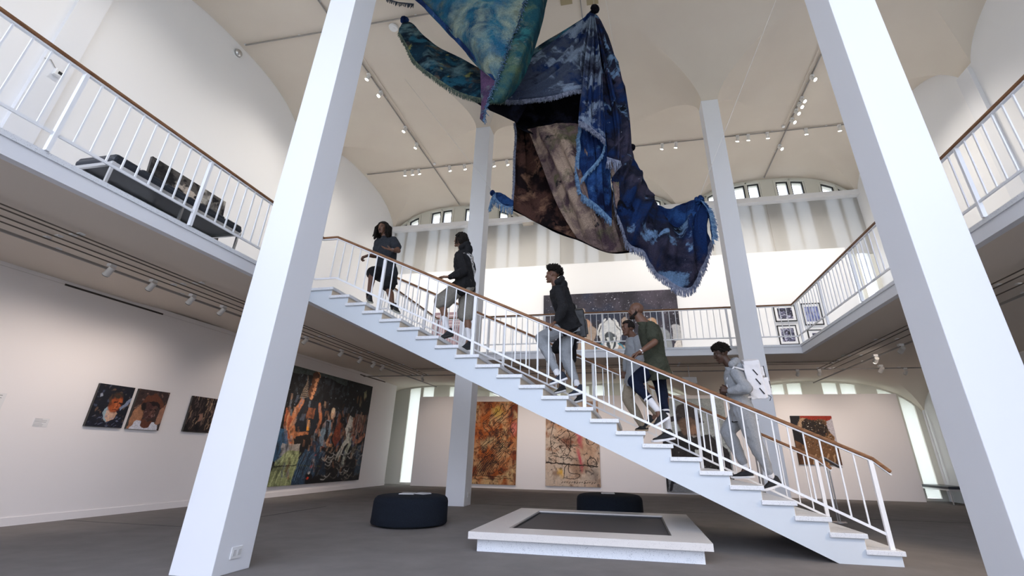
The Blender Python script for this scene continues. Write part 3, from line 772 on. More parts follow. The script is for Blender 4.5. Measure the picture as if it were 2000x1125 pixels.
def crowd_bg(p, n, cols, r=(.02, .05)):
    for k in range(n):
        c = cols[p.rng.randint(len(cols))]; p.ell(p.rng.rand(), p.rng.rand(), r[0] * (1 + p.rng.rand()), r[0] * (1 + 2 * p.rng.rand()), c, p.rng.rand() * 3, .4, .75, .5)
# portrait of an older figure in warm light
p = Paint(150, 172, (22, 24, 34), 3)
crowd_bg(p, 70, [(60, 50, 50), (90, 80, 78), (30, 34, 50), (14, 14, 20), (110, 86, 70), (70, 78, 100)])
p.ell(.13, .75, .05, .06, (150, 155, 170), .3, .5); p.poly([(.78, .42), (1, .62), (1, .75), (.74, .5)], (140, 150, 175), .8)
p.poly([(.02, .0), (.98, .0), (.92, .26), (.72, .34), (.36, .34), (.14, .22)], (22, 26, 40), 1, .4)
p.poly([(.36, .42), (.44, .50), (.62, .18), (.50, .12), (.36, .2)], (150, 170, 178)); p.poly([(.42, .40), (.74, .36), (.66, .20), (.52, .13), (.42, .22)], (205, 165, 140), 1, .4)
p.ell(.60, .56, .17, .24, (168, 84, 44), -.15, .2, 1, .2); p.ell(.66, .52, .10, .16, (205, 110, 62), -.15, .6, .8, .3); p.ell(.60, .76, .16, .10, (56, 46, 38), .1, .4, 1, .4)
p.ell(.44, .62, .05, .16, (80, 56, 38), .1, .4, .9); p.seg([(.54, .60), (.63, .61)], .016, (50, 22, 14)); p.seg([(.70, .60), (.77, .60)], .016, (50, 22, 14))
p.seg([(.67, .59), (.70, .50), (.66, .49)], .012, (120, 50, 26)); p.seg([(.58, .42), (.66, .44), (.73, .42)], .016, (90, 34, 26))
p.cloud((110, 48, 26), 14, 14, .5, .75, (np.hypot((p.U - .6) / .17, (p.V - .56) / .24) < 1) * .6)
for k in range(24): u = p.rng.rand(); v = p.rng.rand() * .26; p.seg([(u, v), (u + .04, v + .03)], .010, (120, 125, 150), .6)
p.warp(.05, 9, .3, 30)
painting(*on_left(-.175, .43, 1.377, 2.062), p.im, 'small portrait of an orange-lit older face, left of the two hung side by side', .045)
p = Paint(150, 172, (60, 46, 44), 4)
crowd_bg(p, 60, [(90, 70, 64), (40, 32, 34), (130, 100, 88), (110, 84, 70)])
p.poly([(.0, .02), (.02, .4), (.18, .62), (.4, .5), (.3, .05)], (176, 124, 92), 1, .5); p.poly([(.8, .1), (1, .2), (1, .7), (.86, .55)], (170, 122, 98), 1, .5)
p.poly([(.05, 0), (.95, 0), (.88, .14), (.66, .2), (.4, .18), (.2, .22)], (205, 205, 214)); p.poly([(.34, .24), (.70, .22), (.66, .08), (.52, .03), (.38, .08)], (96, 56, 42))
p.ell(.52, .5, .21, .27, (72, 46, 44), -.1, .15, 1, .15); p.ell(.60, .45, .12, .16, (120, 82, 72), -.2, .7, .7, .4)
p.poly([(.2, .62), (.3, .86), (.55, .92), (.8, .82), (.95, .62), (.84, .56), (.6, .66), (.4, .7)], (100, 58, 42)); p.poly([(.42, .70), (.70, .72), (.86, .56), (.6, .62)], (32, 22, 22)); p.ell(.30, .56, .09, .15, (26, 20, 20), .2, .4)
p.seg([(.50, .52), (.58, .52)], .014, (22, 14, 14)); p.seg([(.66, .50), (.73, .50)], .014, (22, 14, 14)); p.seg([(.54, .34), (.68, .34)], .016, (58, 24, 26)); p.seg([(.62, .5), (.65, .42), (.6, .41)], .012, (44, 26, 26))
p.cloud((150, 118, 112), 16, 16, .62, .75, (np.hypot((p.U - .56) / .2, (p.V - .45) / .22) < 1) * .6)
p.warp(.05, 9, .3, 30)
painting(*on_left(.515, 1.13, 1.372, 2.063), p.im, 'small portrait of a dark face under a brown cap, right of the hung pair', .045)
p = Paint(110, 126, (40, 32, 32), 5)
for k in range(90):
    u, v = p.rng.rand(2); a = p.rng.rand() * .5 - .25; p.curve([(u, v), (u + .03 + a * .2, v + .08), (u + .02, v + .2)], .010 + .008 * p.rng.rand(), [(176, 146, 118), (20, 16, 18), (120, 92, 78), (92, 74, 72)][p.rng.randint(4)], .8, 4)
p.ell(.5, .42, .10, .12, (150, 112, 96), 0, .3, 1, .3); p.cloud((14, 12, 16), 7, 7, .52, .7, p.V < .45)
p.warp(.05, 9, .3, 30)
painting(*on_left(1.66, 2.275, 1.382, 2.07), p.im, 'small painting of tangled brown figures, nearest the left foreground column', .045)

# very large crowd painting
p = Paint(430, 310, (12, 12, 16), 6)
p.cloud((52, 58, 66), 40, 26, .5, .8, (p.V > .5) * (p.U < .72) * .9); p.specks(260, (120, 130, 140), .002, .006, (p.V > .5).astype(float))
p.poly([(0, .93), (.35, .97), (.62, .93), (.62, 1), (0, 1)], (70, 80, 78), .8)
skin = [(160, 112, 88), (134, 86, 66), (180, 136, 108), (110, 70, 54)]
for k in range(46):   # far audience heads
    u = .28 + .7 * p.rng.rand(); v = .42 + .22 * p.rng.rand(); p.ell(u, v, .012 + .01 * p.rng.rand(), .028, skin[p.rng.randint(4)], 0, .4, .8)
    p.ell(u, v - .07, .02, .05, [(140, 50, 44), (90, 96, 120), (30, 30, 36), (150, 140, 140)][p.rng.randint(4)], 0, .4, .8)
# tall repeated profile with dark vest
p.poly([(.12, .42), (.14, .66), (.22, .74), (.34, .72), (.36, .5), (.30, .34), (.14, .36)], (26, 30, 38)); p.curve([(.15, .70), (.10, .56), (.13, .42), (.26, .42)], .036, (190, 120, 78)); p.curve([(.34, .70), (.38, .56), (.36, .44)], .024, (176, 108, 72))
for k in range(5):
    p.ell(.235 + .006 * k, .78 + .042 * k, .032, .05, (192, 132, 92), .1, .25); p.ell(.215 + .006 * k, .79 + .042 * k, .026, .045, (84, 50, 30), .1, .35); p.seg([(.25 + .006 * k, .775 + .042 * k), (.262 + .006 * k, .77 + .042 * k)], .006, (60, 30, 22))
p.ell(.24, .93 + .03, .04, .03, (70, 42, 28)); 
for k in range(12): v = .76 + .016 * k; p.seg([(.20 - .004 * k, v), (.12 + .004 * k, v - .03)], .005, (150, 130, 110), .7)
p.poly([(.22, .56), (.30, .56), (.30, .66), (.22, .66)], (130, 78, 52)); p.poly([(.25, .46), (.28, .46), (.28, .55), (.25, .55)], (222, 150, 60)); p.poly([(.16, .40), (.36, .44), (.40, .36), (.16, .32)], (30, 26, 24))
for k in range(6): p.curve([(.02 + .015 * k, .62 - .02 * k), (.04 + .01 * k, .45), (.10 + .01 * k, .34)], .014, [(186, 104, 66), (150, 74, 46), (206, 146, 104)][k % 3], .9)
p.poly([(0, .46), (.07, .44), (.14, .24), (.06, .16), (0, .2)], (58, 96, 128), 1, .4); p.poly([(.05, .34), (.22, .34), (.22, .22), (.05, .24)], (180, 170, 160), .8, .6)
# seated man, grey shirt, bald
p.poly([(.40, .42), (.44, .56), (.50, .58), (.54, .44), (.50, .32), (.42, .34)], (120, 142, 158), 1, .4); p.poly([(.45, .56), (.49, .56), (.50, .38), (.47, .36)], (24, 26, 32)); p.ell(.515, .63, .032, .055, (206, 168, 136), -.1, .3); p.ell(.51, .67, .028, .03, (220, 196, 166), 0, .4); p.curve([(.54, .44), (.50, .36), (.56, .34)], .02, (196, 140, 104))
p.poly([(.56, .40), (.58, .58), (.64, .56), (.66, .40), (.60, .32)], (138, 62, 40), 1, .4); p.ell(.60, .60, .022, .04, (110, 60, 40))
# white-clad leaning figure
p.poly([(.74, .64), (.78, .62), (.80, .50), (.82, .38), (.76, .36), (.70, .50)], (226, 220, 208)); p.curve([(.78, .42), (.72, .36), (.66, .22)], .034, (206, 204, 190)); p.curve([(.80, .38), (.76, .28), (.74, .18)], .028, (190, 192, 170)); p.curve([(.66, .22), (.65, .12), (.68, .06)], .014, (30, 26, 26))
for k in range(22):
    a = p.rng.rand() * .22; p.curve([(.76 + a, .36 + .3 * p.rng.rand()), (.79 + a * .9, .5), (.80 + a * .9, .66)], .012, [(150, 92, 74), (190, 132, 112), (96, 60, 50), (176, 150, 140), (40, 30, 30)][k % 5], .85, 5)
for k in range(9): p.ell(.80 + .15 * p.rng.rand(), .74 + .16 * p.rng.rand(), .012, .05, [(120, 84, 60), (150, 144, 110), (60, 44, 36)][k % 3], .1, .3, .8)
p.curve([(.83, .42), (.90, .39), (.98, .46)], .026, (196, 124, 96)); p.poly([(.84, .34), (.90, .36), (.87, .24), (.83, .22)], (96, 88, 76)); p.poly([(.90, .34), (.99, .38), (.99, .06), (.92, .04)], (58, 74, 92), 1, .5)
# knees and trousers in front
for (pts, c) in ((((.0, .0), (.02, .20), (.12, .28), (.22, .28), (.24, .20), (.20, .0)), (150, 160, 112)), (((.20, .0), (.24, .22), (.28, .30), (.36, .28), (.34, .0)), (44, 66, 88)), (((.30, .22), (.34, .38), (.44, .36), (.46, .16), (.42, .04)), (38, 58, 80)), (((.42, .10), (.46, .30), (.52, .24), (.56, .04)), (28, 44, 62))):
    p.poly(pts, c, 1, .35)
for k in range(5): p.curve([(.02 + .045 * k, .0), (.05 + .04 * k, .14), (.12 + .03 * k, .26)], .006, (196, 200, 150), .6)
p.seg([(0, .155), (.24, .16), (.48, .15)], .006, (60, 66, 50))
for k in range(60): u = .45 + .5 * p.rng.rand(); v = .02 + .30 * p.rng.rand(); p.curve([(u, v), (u + .04, v - .015), (u + .07, v + .02)], .006, [(96, 88, 84), (140, 130, 120), (60, 52, 50), (180, 176, 170)][k % 4], .75, 4)
for k in range(5): p.ell(.36 + .01 * k, .05 + .05 * k, .014, .014, [(206, 60, 40), (220, 210, 200)][k % 2], .3, .4)
for k in range(170):   # fine repeated limbs, folds and faces through the crowd
    u = p.rng.rand(); v = .04 + .66 * p.rng.rand(); c = [(150, 104, 80), (92, 100, 116), (36, 34, 40), (176, 140, 116), (60, 40, 34), (120, 126, 134)][k % 6]; d = p.rng.rand() * .03 - .015
    for j in range(3): p.curve([(u + .007 * j, v), (u + d + .007 * j, v + .03), (u + d * 1.6 + .007 * j, v + .055)], .0042, c, .62, 3)
for (u0, v0, u1, v1) in ((.22, .04, .27, .26), (.25, .03, .32, .27), (.31, .05, .37, .27), (.36, .10, .42, .33), (.40, .08, .46, .28)):
    for j in range(4): p.curve([(u0 + .008 * j, v0), ((u0 + u1) / 2 - .012 + .008 * j, (v0 + v1) / 2), (u1 + .006 * j, v1)], .004, [(96, 128, 156), (26, 40, 58)][j % 2], .7, 5)
p.warp(.012, 22, .42, 110); p.cloud((10, 10, 13), 30, 22, .56, .72, (p.V < .62) * .55); p.cloud((10, 10, 13), 50, 12, .60, .75, .5)
painting(*on_left(4.40, 8.55, .245, 3.18), p.im, 'very large painting of a seated crowd with tall repeated faces on the left wall', .05)

# two stained drawings
def stained(seed, stains, lines, blobs, w_=260, h_=436, base=(196, 150, 104)):
    p = Paint(w_, h_, base, seed)
    for (c, sx, sy, lo, hi, a) in stains: p.cloud(c, sx, sy, lo, hi, a if not callable(a) else a(p))
    for (cx, cy, rx, ry, c, al) in blobs: p.ell(cx, cy, rx, ry, c, .2, .9, al, .5)
    p.warp(.05, 9, .18, 50)
    for pts, wd in lines: p.curve(pts, wd * .72, (34, 20, 14), .95)
    p.warp(.016, 14, .05, 90)
    return p
rs = random.Random(11)
L = [([(.60, .95), (.55, .88), (.30, .78), (.20, .70), (.35, .60), (.40, .56)], .006), ([(.68, .93), (.70, .87), (.50, .80), (.34, .72), (.46, .62)], .006), ([(.60, .95), (.64, .97), (.68, .93)], .006),
     ([(.80, .90), (.72, .83), (.50, .74), (.40, .66), (.52, .60)], .006), ([(.86, .88), (.86, .84), (.62, .74), (.56, .68)], .006), ([(.80, .90), (.84, .92), (.86, .88)], .006),
     ([(.98, .78), (.86, .74), (.84, .66), (.92, .58), (.98, .54)], .006), ([(.04, .06), (.9, .07)], .005), ([(.02, .10), (.8, .09)], .005)]
for k in range(9): x = .02 + .045 * k; L.append(([(x, .10), (x + .12, .22), (x + .34, .38), (x + .55, .50)], .006)); 
for k in range(12): x, y = rs.uniform(.1, .9), rs.uniform(.1, .62); L.append(([(x, y), (x + .05, y + .03), (x + .02, y + .06), (x - .04, y + .03), (x, y)], .005))
for k in range(14):
    x, y = rs.uniform(.05, .8), rs.uniform(.12, .9); a = rs.uniform(.05, .12); L.append(([(x, y), (x + a, y + a * .5), (x + a * 1.9, y + a * .9), (x + a * 2.1, y + a * 1.5), (x + a * 1.6, y + a * 1.6), (x + a * 1.4, y + a * 1.1), (x + a * .2, y + a * .45)], .005))
for k in range(60): x, y = rs.uniform(.02, .85), rs.uniform(.12, .75); L.append(([(x, y), (x + rs.uniform(-.1, .15), y + rs.uniform(-.03, .06)), (x + rs.uniform(-.1, .2), y + rs.uniform(-.02, .1))], .004))
p = stained(21, [((176, 92, 34), 3, 5, .32, .60, 1), ((112, 46, 16), 4, 6, .50, .66, 1), ((214, 182, 130), 4, 6, .56, .75, .8), ((70, 26, 12), 7, 10, .58, .72, lambda q: (q.V < .65) * .8), ((150, 72, 26), 16, 26, .5, .75, .6), ((60, 22, 8), 22, 34, .60, .72, .7)], L,
            [(.55, .87, .2, .08, (206, 170, 60), .8), (.96, .66, .14, .12, (222, 120, 110), .8), (.85, .80, .1, .06, (96, 30, 24), .7), (.35, .22, .3, .12, (70, 30, 16), .7), (.30, .48, .2, .1, (216, 190, 140), .7)])
painting(*on_part(-8.55, -6.955, .118, 2.885), p.im, 'tall rust and orange stained drawing of looping black lines, beside the rear column', .06, edge=(.5, .4, .3))
L = []
for (cx, cy, r) in ((.84, .53, .085), (.86, .27, .085)):
    for k in range(2): L.append(([(cx + r * (1 - .08 * k) * 1.0 * math.cos(t), cy + r * .62 * math.sin(t)) for t in [i * PI / 6 for i in range(13)]], .005))
L += [([(.02, .26), (.3, .25), (.6, .24), (.95, .23)], .012), ([(.34, .10), (.36, .2), (.42, .24), (.44, .16), (.62, .13), (.58, .09), (.36, .09), (.34, .10)], .006), ([(.12, .75), (.2, .82), (.12, .64), (.1, .5), (.14, .36)], .006), ([(.1, .84), (.3, .78), (.42, .66), (.48, .5), (.4, .34), (.16, .34)], .006),
      ([(.55, .86), (.62, .66), (.72, .58), (.8, .56)], .007), ([(.63, .86), (.72, .66), (.8, .5)], .006), ([(.2, .58), (.4, .46), (.48, .4)], .006)]
for k in range(56): x, y = rs.uniform(.05, .6), rs.uniform(.28, .9); L.append(([(x, y), (x + rs.uniform(-.08, .14), y + rs.uniform(-.04, .05)), (x + rs.uniform(-.05, .2), y + rs.uniform(-.05, .08))], .004))
for k in range(12): x = .16 + .03 * k; L.append(([(x - .04, .96), (x, .88), (x + .02, .80)], .004))
p = stained(22, [((196, 160, 132), 3, 5, .4, .7, 1), ((150, 118, 96), 5, 8, .52, .7, .8), ((70, 58, 54), 20, 30, .62, .74, .8), ((150, 96, 66), 5, 8, .5, .72, lambda q: (q.V > .4) * 1.)], L,
            [(.62, .62, .075, .22, (206, 60, 100), .95), (.64, .3, .06, .16, (196, 60, 84), .9), (.22, .84, .14, .07, (206, 50, 96), .9), (.36, .92, .12, .06, (176, 40, 70), .7), (.28, .14, .07, .09, (230, 178, 60), .9), (.34, .74, .2, .14, (216, 140, 80), .8), (.4, .52, .2, .12, (120, 76, 60), .8), (.9, .12, .14, .2, (110, 98, 92), .7)], base=(206, 186, 166))
for k in range(14): x = .30 + .045 * k; p.seg([(x, .035 + .006 * (k % 3)), (x + .02, .05)], .006, (40, 30, 30), .7)
painting(*on_part(-5.90, -4.02, .13, 2.885), p.im, 'pale stained drawing with magenta streaks and black circles, under the middle of the stairs', .06, edge=(.5, .45, .42))

# grey portrait partly behind the railing, plus brown close-up head
p = Paint(150, 230, (150, 158, 160), 31)
p.cloud((190, 198, 196), 3, 4, .3, .7); p.poly([(0, 0), (1, 0), (.96, .45), (.72, .62), (.48, .56), (.30, .64), (.0, .52)], (44, 42, 44)); p.ell(.42, .80, .2, .16, (58, 54, 56), 0, .1); p.poly([(.1, .80), (.62, .78), (.66, .73), (.06, .74)], (40, 38, 42)); p.ell(.42, .68, .17, .12, (104, 84, 72), 0, .2, 1, .2)
p.ell(.50, .64, .1, .08, (150, 116, 96), 0, .5, .8); p.cloud((24, 22, 24), 30, 46, .5, .7, (p.V < .6) * .8); p.specks(240, (140, 136, 134), .003, .009); p.poly([(.42, .44), (.62, .42), (.62, .36), (.42, .37)], (16, 16, 18)); p.poly([(.47, .43), (.57, .42), (.57, .37), (.47, .38)], (190, 196, 194)); p.poly([(0, .53), (.4, .50), (.4, .46), (0, .47)], (22, 20, 22))
p.poly([(0, .0), (.5, .0), (.2, .14), (.04, .13)], (120, 124, 130)); p.curve([(.05, .02), (.1, .1), (.25, .13)], .02, (24, 26, 34))
p.warp(.03, 8, .3, 70)
painting(*on_part(-1.88, .24, .06, 2.955), p.im, 'large grey speckled portrait of a figure in a brimmed hat, behind the lower stairs', .06, edge=(.1, .1, .12))
p = Paint(150, 176, (120, 84, 56), 32)
p.cloud((74, 46, 28), 5, 6, .4, .7); p.ell(.55, .42, .42, .5, (112, 78, 48), 0, .1); p.ell(.52, .74, .44, .22, (34, 24, 20), -.12, .3, 1, .2); p.poly([(0, .5), (.0, 1), (.22, 1), (.2, .8), (.24, .6), (.2, .4)], (22, 20, 26)); p.curve([(.18, .7), (.24, .92), (.5, 1.0)], .04, (176, 146, 116)); p.poly([(.25, .95), (1, .9), (1, 1), (.25, 1)], (150, 44, 26))
p.poly([(.84, .9), (1, .95), (1, .46), (.94, .5), (.86, .7)], (186, 180, 186)); p.ell(.88, .54, .08, .08, (140, 104, 70), 0, .2); p.ell(.88, .54, .045, .05, (66, 42, 26), 0, .3); p.ell(.885, .54, .02, .03, (130, 96, 66), 0, .3)
p.specks(500, (30, 20, 16), .004, .012, (p.V > .2).astype(float), .3, .95, .2, .88); p.specks(420, (190, 150, 104), .003, .008, None, 0, .95, .15, .9); p.specks(60, (236, 226, 210), .006, .013, None, .3, .9, .2, .88); p.specks(16, (214, 110, 80), .006, .012, None, .3, .9, .2, .88)
for k in range(5): p.curve([(.2 + .16 * k, .0), (.24 + .15 * k, .12), (.3 + .14 * k, .2)], .018, (186, 150, 112), .8)
p.warp(.04, 10, .35, 60)
painting(*on_part(2.245, 3.475, .95, 2.40), p.im, 'square brown painting of a speckled cropped head with one ear, at the lower right', .05)

# upper big starry painting
p = Paint(420, 188, (40, 38, 48), 41)
p.cloud((72, 66, 78), 8, 4, .4, .7); p.cloud((38, 46, 66), 6, 3, .5, .7); p.specks(700, (150, 146, 156), .0012, .0035, None, .2, 1); p.specks(60, (220, 220, 230), .002, .0045, None, .4, 1)
tan = (160, 142, 128)
p.ell(.30, .72, .022, .07, tan); p.ell(.28, .61, .03, .04, tan); p.ell(.33, .50, .05, .14, (176, 140, 118), .3, .1, 1, .15); p.ell(.37, .44, .04, .10, tan, -.3, .1, 1, .1); p.ell(.32, .25, .07, .16, tan, .3, .1, 1, .1); p.ell(.42, .12, .12, .10, (176, 152, 134), 0, .1)
p.ell(.60, .14, .12, .12, (176, 152, 134), 0, .1); p.ell(.61, .56, .02, .08, tan); p.ell(.80, .52, .05, .10, (186, 150, 120), 0, .1, 1, .1); p.ell(.79, .42, .03, .08, tan, 0, .2)
p.ell(.50, .36, .075, .24, (206, 206, 206), 0, .06); p.poly([(.44, .44), (.56, .44), (.505, .62), (.495, .62)], (200, 202, 204)); p.ell(.50, .32, .045, .13, (60, 66, 72), 0, .1); p.poly([(.465, .36), (.535, .36), (.50, .18)], (210, 212, 210)); p.ell(.50, .36, .02, .1, (90, 96, 100), 0, .3)
for s2 in (-1, 1): p.curve([(.5 + s2 * .03, .60), (.5 + s2 * .075, .5), (.5 + s2 * .08, .4)], .016, (212, 212, 210)); p.curve([(.5 + s2 * .06, .28), (.5 + s2 * .10, .24), (.5 + s2 * .11, .16)], .012, (70, 130, 150))
p.poly([(.30, .0), (.72, .0), (.70, .13), (.54, .10), (.46, .10), (.33, .12)], (206, 170, 140)); p.poly([(.46, 0), (.53, 0), (.53, .12), (.46, .12)], (170, 180, 186))
p.ell(.885, .28, .05, .2, (140, 144, 146), .2, .1, 1, .2); p.ell(.965, .40, .03, .12, (176, 176, 178), 0, .1, 1, .2); p.poly([(.94, .0), (.99, .0), (.995, .36), (.95, .26)], (206, 200, 194)); p.poly([(.975, .0), (.985, .0), (.985, .12), (.975, .14)], (50, 48, 56))
p.warp(.02, 12, .22, 90)
painting(*on_up(-6.06, -.872, ZD + .55, 7.04), p.im, 'wide dark starry painting with pale figures on the upper far wall behind the railing', .05)
# framed prints at right end
def pic(seed, blue):
    p = Paint(60, 60, (96, 96, 120), seed)
    if blue: p.cloud((150, 160, 206), 5, 5, .3, .6); p.cloud((90, 100, 156), 8, 4, .5, .7)
    else: p.cloud((34, 34, 48), 5, 5, .4, .6); p.cloud((176, 174, 196), 7, 7, .58, .68); p.curve([(.3, .7), (.5, .8), (.7, .5), (.6, .2)], .05, (40, 40, 52)); p.curve([(.2, .3), (.5, .35), (.8, .2)], .03, (190, 190, 210))
    return p.im
for a, lab, b in (((2.462, 3.185, 5.63, 6.23), 'small black framed print, upper of the pair left of the railing corner', 0), ((2.46, 3.09, 4.79, 5.49), 'small black framed print, lower of the pair left of the railing corner', 0),
                  ((3.40, 4.025, 5.47, 6.27), 'black framed bluish print, upper right of the four by the railing corner', 1), ((3.42, 4.30, 4.55, 5.30), 'black framed print cut by the mezzanine edge, lower right of the four', 0)):
    painting(*on_up(*a), pic(int(a[2] * 10), b), lab, .03, frame=(.03,), mount=.16, cat='framed print', nm='framed_print')
# mauve geometric painting glimpsed between balusters
p = Paint(110, 110, (150, 126, 134), 51)
for k in range(6):
    q = .08 + .07 * k; c = [(206, 196, 196), (104, 80, 92), (190, 172, 174)][k % 3]; p.seg([(q, 0), (q, 1 - q), (1 - q, 1 - q), (1 - q, 0)], .014, c)
painting(*on_up(-10.75, -9.0, 4.6, 6.50), p.im, 'mauve painting of nested outlines seen between the balusters behind the hooded climber', .05)
# large leaning photo canvas behind the bench on the left mezzanine (hangs on the left wall)
p = Paint(150, 80, (96, 90, 84), 61)
p.cloud((40, 38, 38), 8, 5, .4, .62); p.cloud((190, 182, 168), 6, 4, .56, .7); p.poly([(.22, 0), (.28, .62), (.42, .84), (.6, .74), (.76, .55), (.9, 0)], (206, 190, 172), 1, .2); p.ell(.80, .5, .05, .12, (176, 104, 64), 0, .4); p.cloud((16, 14, 16), 12, 7, .55, .65, (p.V > .4) * 1.)
p.warp(.05, 9, .3, 50)
c_ = painting((-9.62, -2.14, ZD + .62), (0, 1.38, 0), (-.10, 0, .80), (1, 0, .12), p.im, 'long photo canvas propped behind the black bench on the left mezzanine', .04)
# its low plinth
tag(MB().box(-10.05, -9.52, -2.1, -.8, ZD, ZD + .615).build('plinth', M_PLASTER, bevel=.01), 'white plinth carrying the photo canvas behind the black bench', 'plinth')

# wall texts
def wall_text(O, U, V, N, n, lab, seed=0):
    O, U, V, N = map(Vector, (O, U, V, N)); r = empty('wall_label', O, lab, 'wall label'); q = random.Random(seed)
    part(MB().obox(O + (U + V) / 2 + N * .002, U / 2, V / 2, N * .002), 'card', mat('label_card', (.80, .79, .79), .7), r)
    mb = MB()
    for k in range(n):
        v = V * (.9 - .8 * k / max(1, n - 1)); w1 = q.uniform(.45, .95)
        mb.obox(O + v + U * (.04 + w1 / 2 * .92) + N * .0046, U * (w1 * .92 / 2), V * (.10 / n), N * .0004)
    part(mb, 'text_lines', mat('label_ink', (.25, .24, .25), .8), r)
wall_text((XP, -.87, 1.33), (0, .20, 0), (0, 0, .12), (1, 0, 0), 6, 'small white wall label left of the two small portraits', 1)
wall_text((XP, -1.75, 1.45), (0, .42, 0), (0, 0, .30), (1, 0, 0), 8, 'printed wall text at the far left edge of the lower gallery', 2)
wall_text((-8.95, 10.60, 1.32), (.14, 0, 0), (0, 0, .12), (0, -1, 0), 4, 'tiny wall label left of the rear column on the partition', 3)

# ------------------------------------------------------------------ hanging woven textiles
def crom(P, t):
    n = len(P) - 1; x = min(max(t, 0), 1) * n; i = min(int(x), n - 1); f = x - i
    p0 = P[max(i - 1, 0)]; p1 = P[i]; p2 = P[i + 1]; p3 = P[min(i + 2, n)]
    return .5 * ((2 * p1) + (p2 - p0) * f + (2 * p0 - 5 * p1 + 4 * p2 - p3) * f * f + (3 * p1 - p0 - 3 * p2 + p3) * f ** 3)
def resample(P, n):
    P = [np.array(p, float) for p in P]; fine = [crom(P, i / 200) for i in range(201)]
    d = [0]
    for a, b in zip(fine[:-1], fine[1:]): d.append(d[-1] + np.linalg.norm(b - a))
    d = np.array(d) / d[-1]; fine = np.array(fine); t = np.linspace(0, 1, n)
    return np.stack([np.interp(t, d, fine[:, k]) for k in range(3)], 1)
EDGES = {}
def cloth(name, curves, m, root, nu=70, nv=40, ripple=(.02, 9, 0), seed=0, thick=.012, sag=0.0, key=None, fold_dir='u'):
    """curves: polylines all running the same way; surface skins across them"""
    Rr = np.stack([resample(c, nu) for c in curves]); k = len(curves); G = np.zeros((nv, nu, 3))
    for j in range(nu):
        P = [Rr[i, j] for i in range(k)]
        for i in range(nv): G[i, j] = crom(P, i / (nv - 1))
    dU = np.gradient(G, axis=1); dV = np.gradient(G, axis=0); N = np.cross(dU, dV); N /= (np.linalg.norm(N, axis=2, keepdims=True) + 1e-9)
    if N[..., 1].mean() > 0: N = -N
    A, B = np.meshgrid(np.linspace(0, 1, nu), np.linspace(0, 1, nv)); amp, fr, ph = ripple
    rng = random.Random(seed); env = np.sin(PI * B) ** .5 if fold_dir == 'u' else np.sin(PI * A) ** .5
    q = A if fold_dir == 'u' else B; o2 = B if fold_dir == 'u' else A
    w1 = fr * q * PI + ph + 1.1 * np.sin(2.4 * o2 + seed) + .5 * np.sin(5 * o2 + 2 * seed)
    D = amp * (1.5 - 2.6 * np.abs(np.sin(w1 * .5)) ** .75 + .45 * np.sin(2.3 * w1 + 3 * o2))
    for _ in range(6):
        a, b, s1, s2 = rng.random(), rng.random(), rng.uniform(.05, .2), rng.uniform(.05, .2)
        D += amp * rng.uniform(-1, 1) * np.exp(-((A - a) / s1) ** 2 - ((B - b) / s2) ** 2)
    D *= (.14 + .86 * env); G2 = G + N * D[..., None]
    G2[..., 1] -= sag * np.sin(PI * A) * np.sin(PI * B)
    me = bpy.data.meshes.new(name); idx = np.arange(nu * nv).reshape(nv, nu)
    co = G2 - np.array(root.location); qd = np.stack([idx[:-1, :-1], idx[:-1, 1:], idx[1:, 1:], idx[1:, :-1]], -1).reshape(-1, 4)
    me.from_pydata(co.reshape(-1, 3).tolist(), [], qd.tolist()); me.materials.append(m); me.polygons.foreach_set('use_smooth', [True] * len(me.polygons))
    o = bpy.data.objects.new(name, me); COL.objects.link(o); o.parent = root
    so = o.modifiers.new('thickness', 'SOLIDIFY'); so.thickness = thick; so.offset = 0
    if key: EDGES[key] = {'v0': G2[0], 'v1': G2[-1], 'u0': G2[:, 0], 'u1': G2[:, -1]}
    return o
def fringe(edge, m, root, L=.10, n=None, seed=0, out=(0, 0, -1), r=.0055, jitter=.16):
    rng = random.Random(seed); E_ = [Vector(p) for p in edge]; d = sum((b - a).length for a, b in zip(E_[:-1], E_[1:]))
    n = n or int(d / .0065); P = resample(edge, n); mb = MB(); rl = Vector(root.location)
    for i in range(n):
        p = Vector(P[i]) - rl; o = Vector(out) + Vector((rng.uniform(-1, 1), rng.uniform(-1, 1), rng.uniform(-.6, .6))) * jitter
        o.normalize(); l = L * rng.uniform(.85, 1.1); bnd = Vector((rng.uniform(-.6, .6), rng.uniform(-.6, .6), -1)) * .22 * l
        mb.tube([p - o * .015, p + o * l * .45 + bnd * .3, p + o * l * .8 + bnd], [r, r, r * .75], 4)
    # heading band
    mb.tube([Vector(q) - rl for q in resample(edge, 60)], .010, 6)
    o_ = mb.build('fringe', m, root); o_['kind'] = 'stuff'; return o_
def weave(name, stops, scale, distort=1.2, detail=7, stretch=(1, 1, 1)): return ramp_mat(name, stops, scale, detail, distort, .95, stretch, bump=(420, .35, .004))
def sc(*c): return tuple(float(v) for v in lin(c))
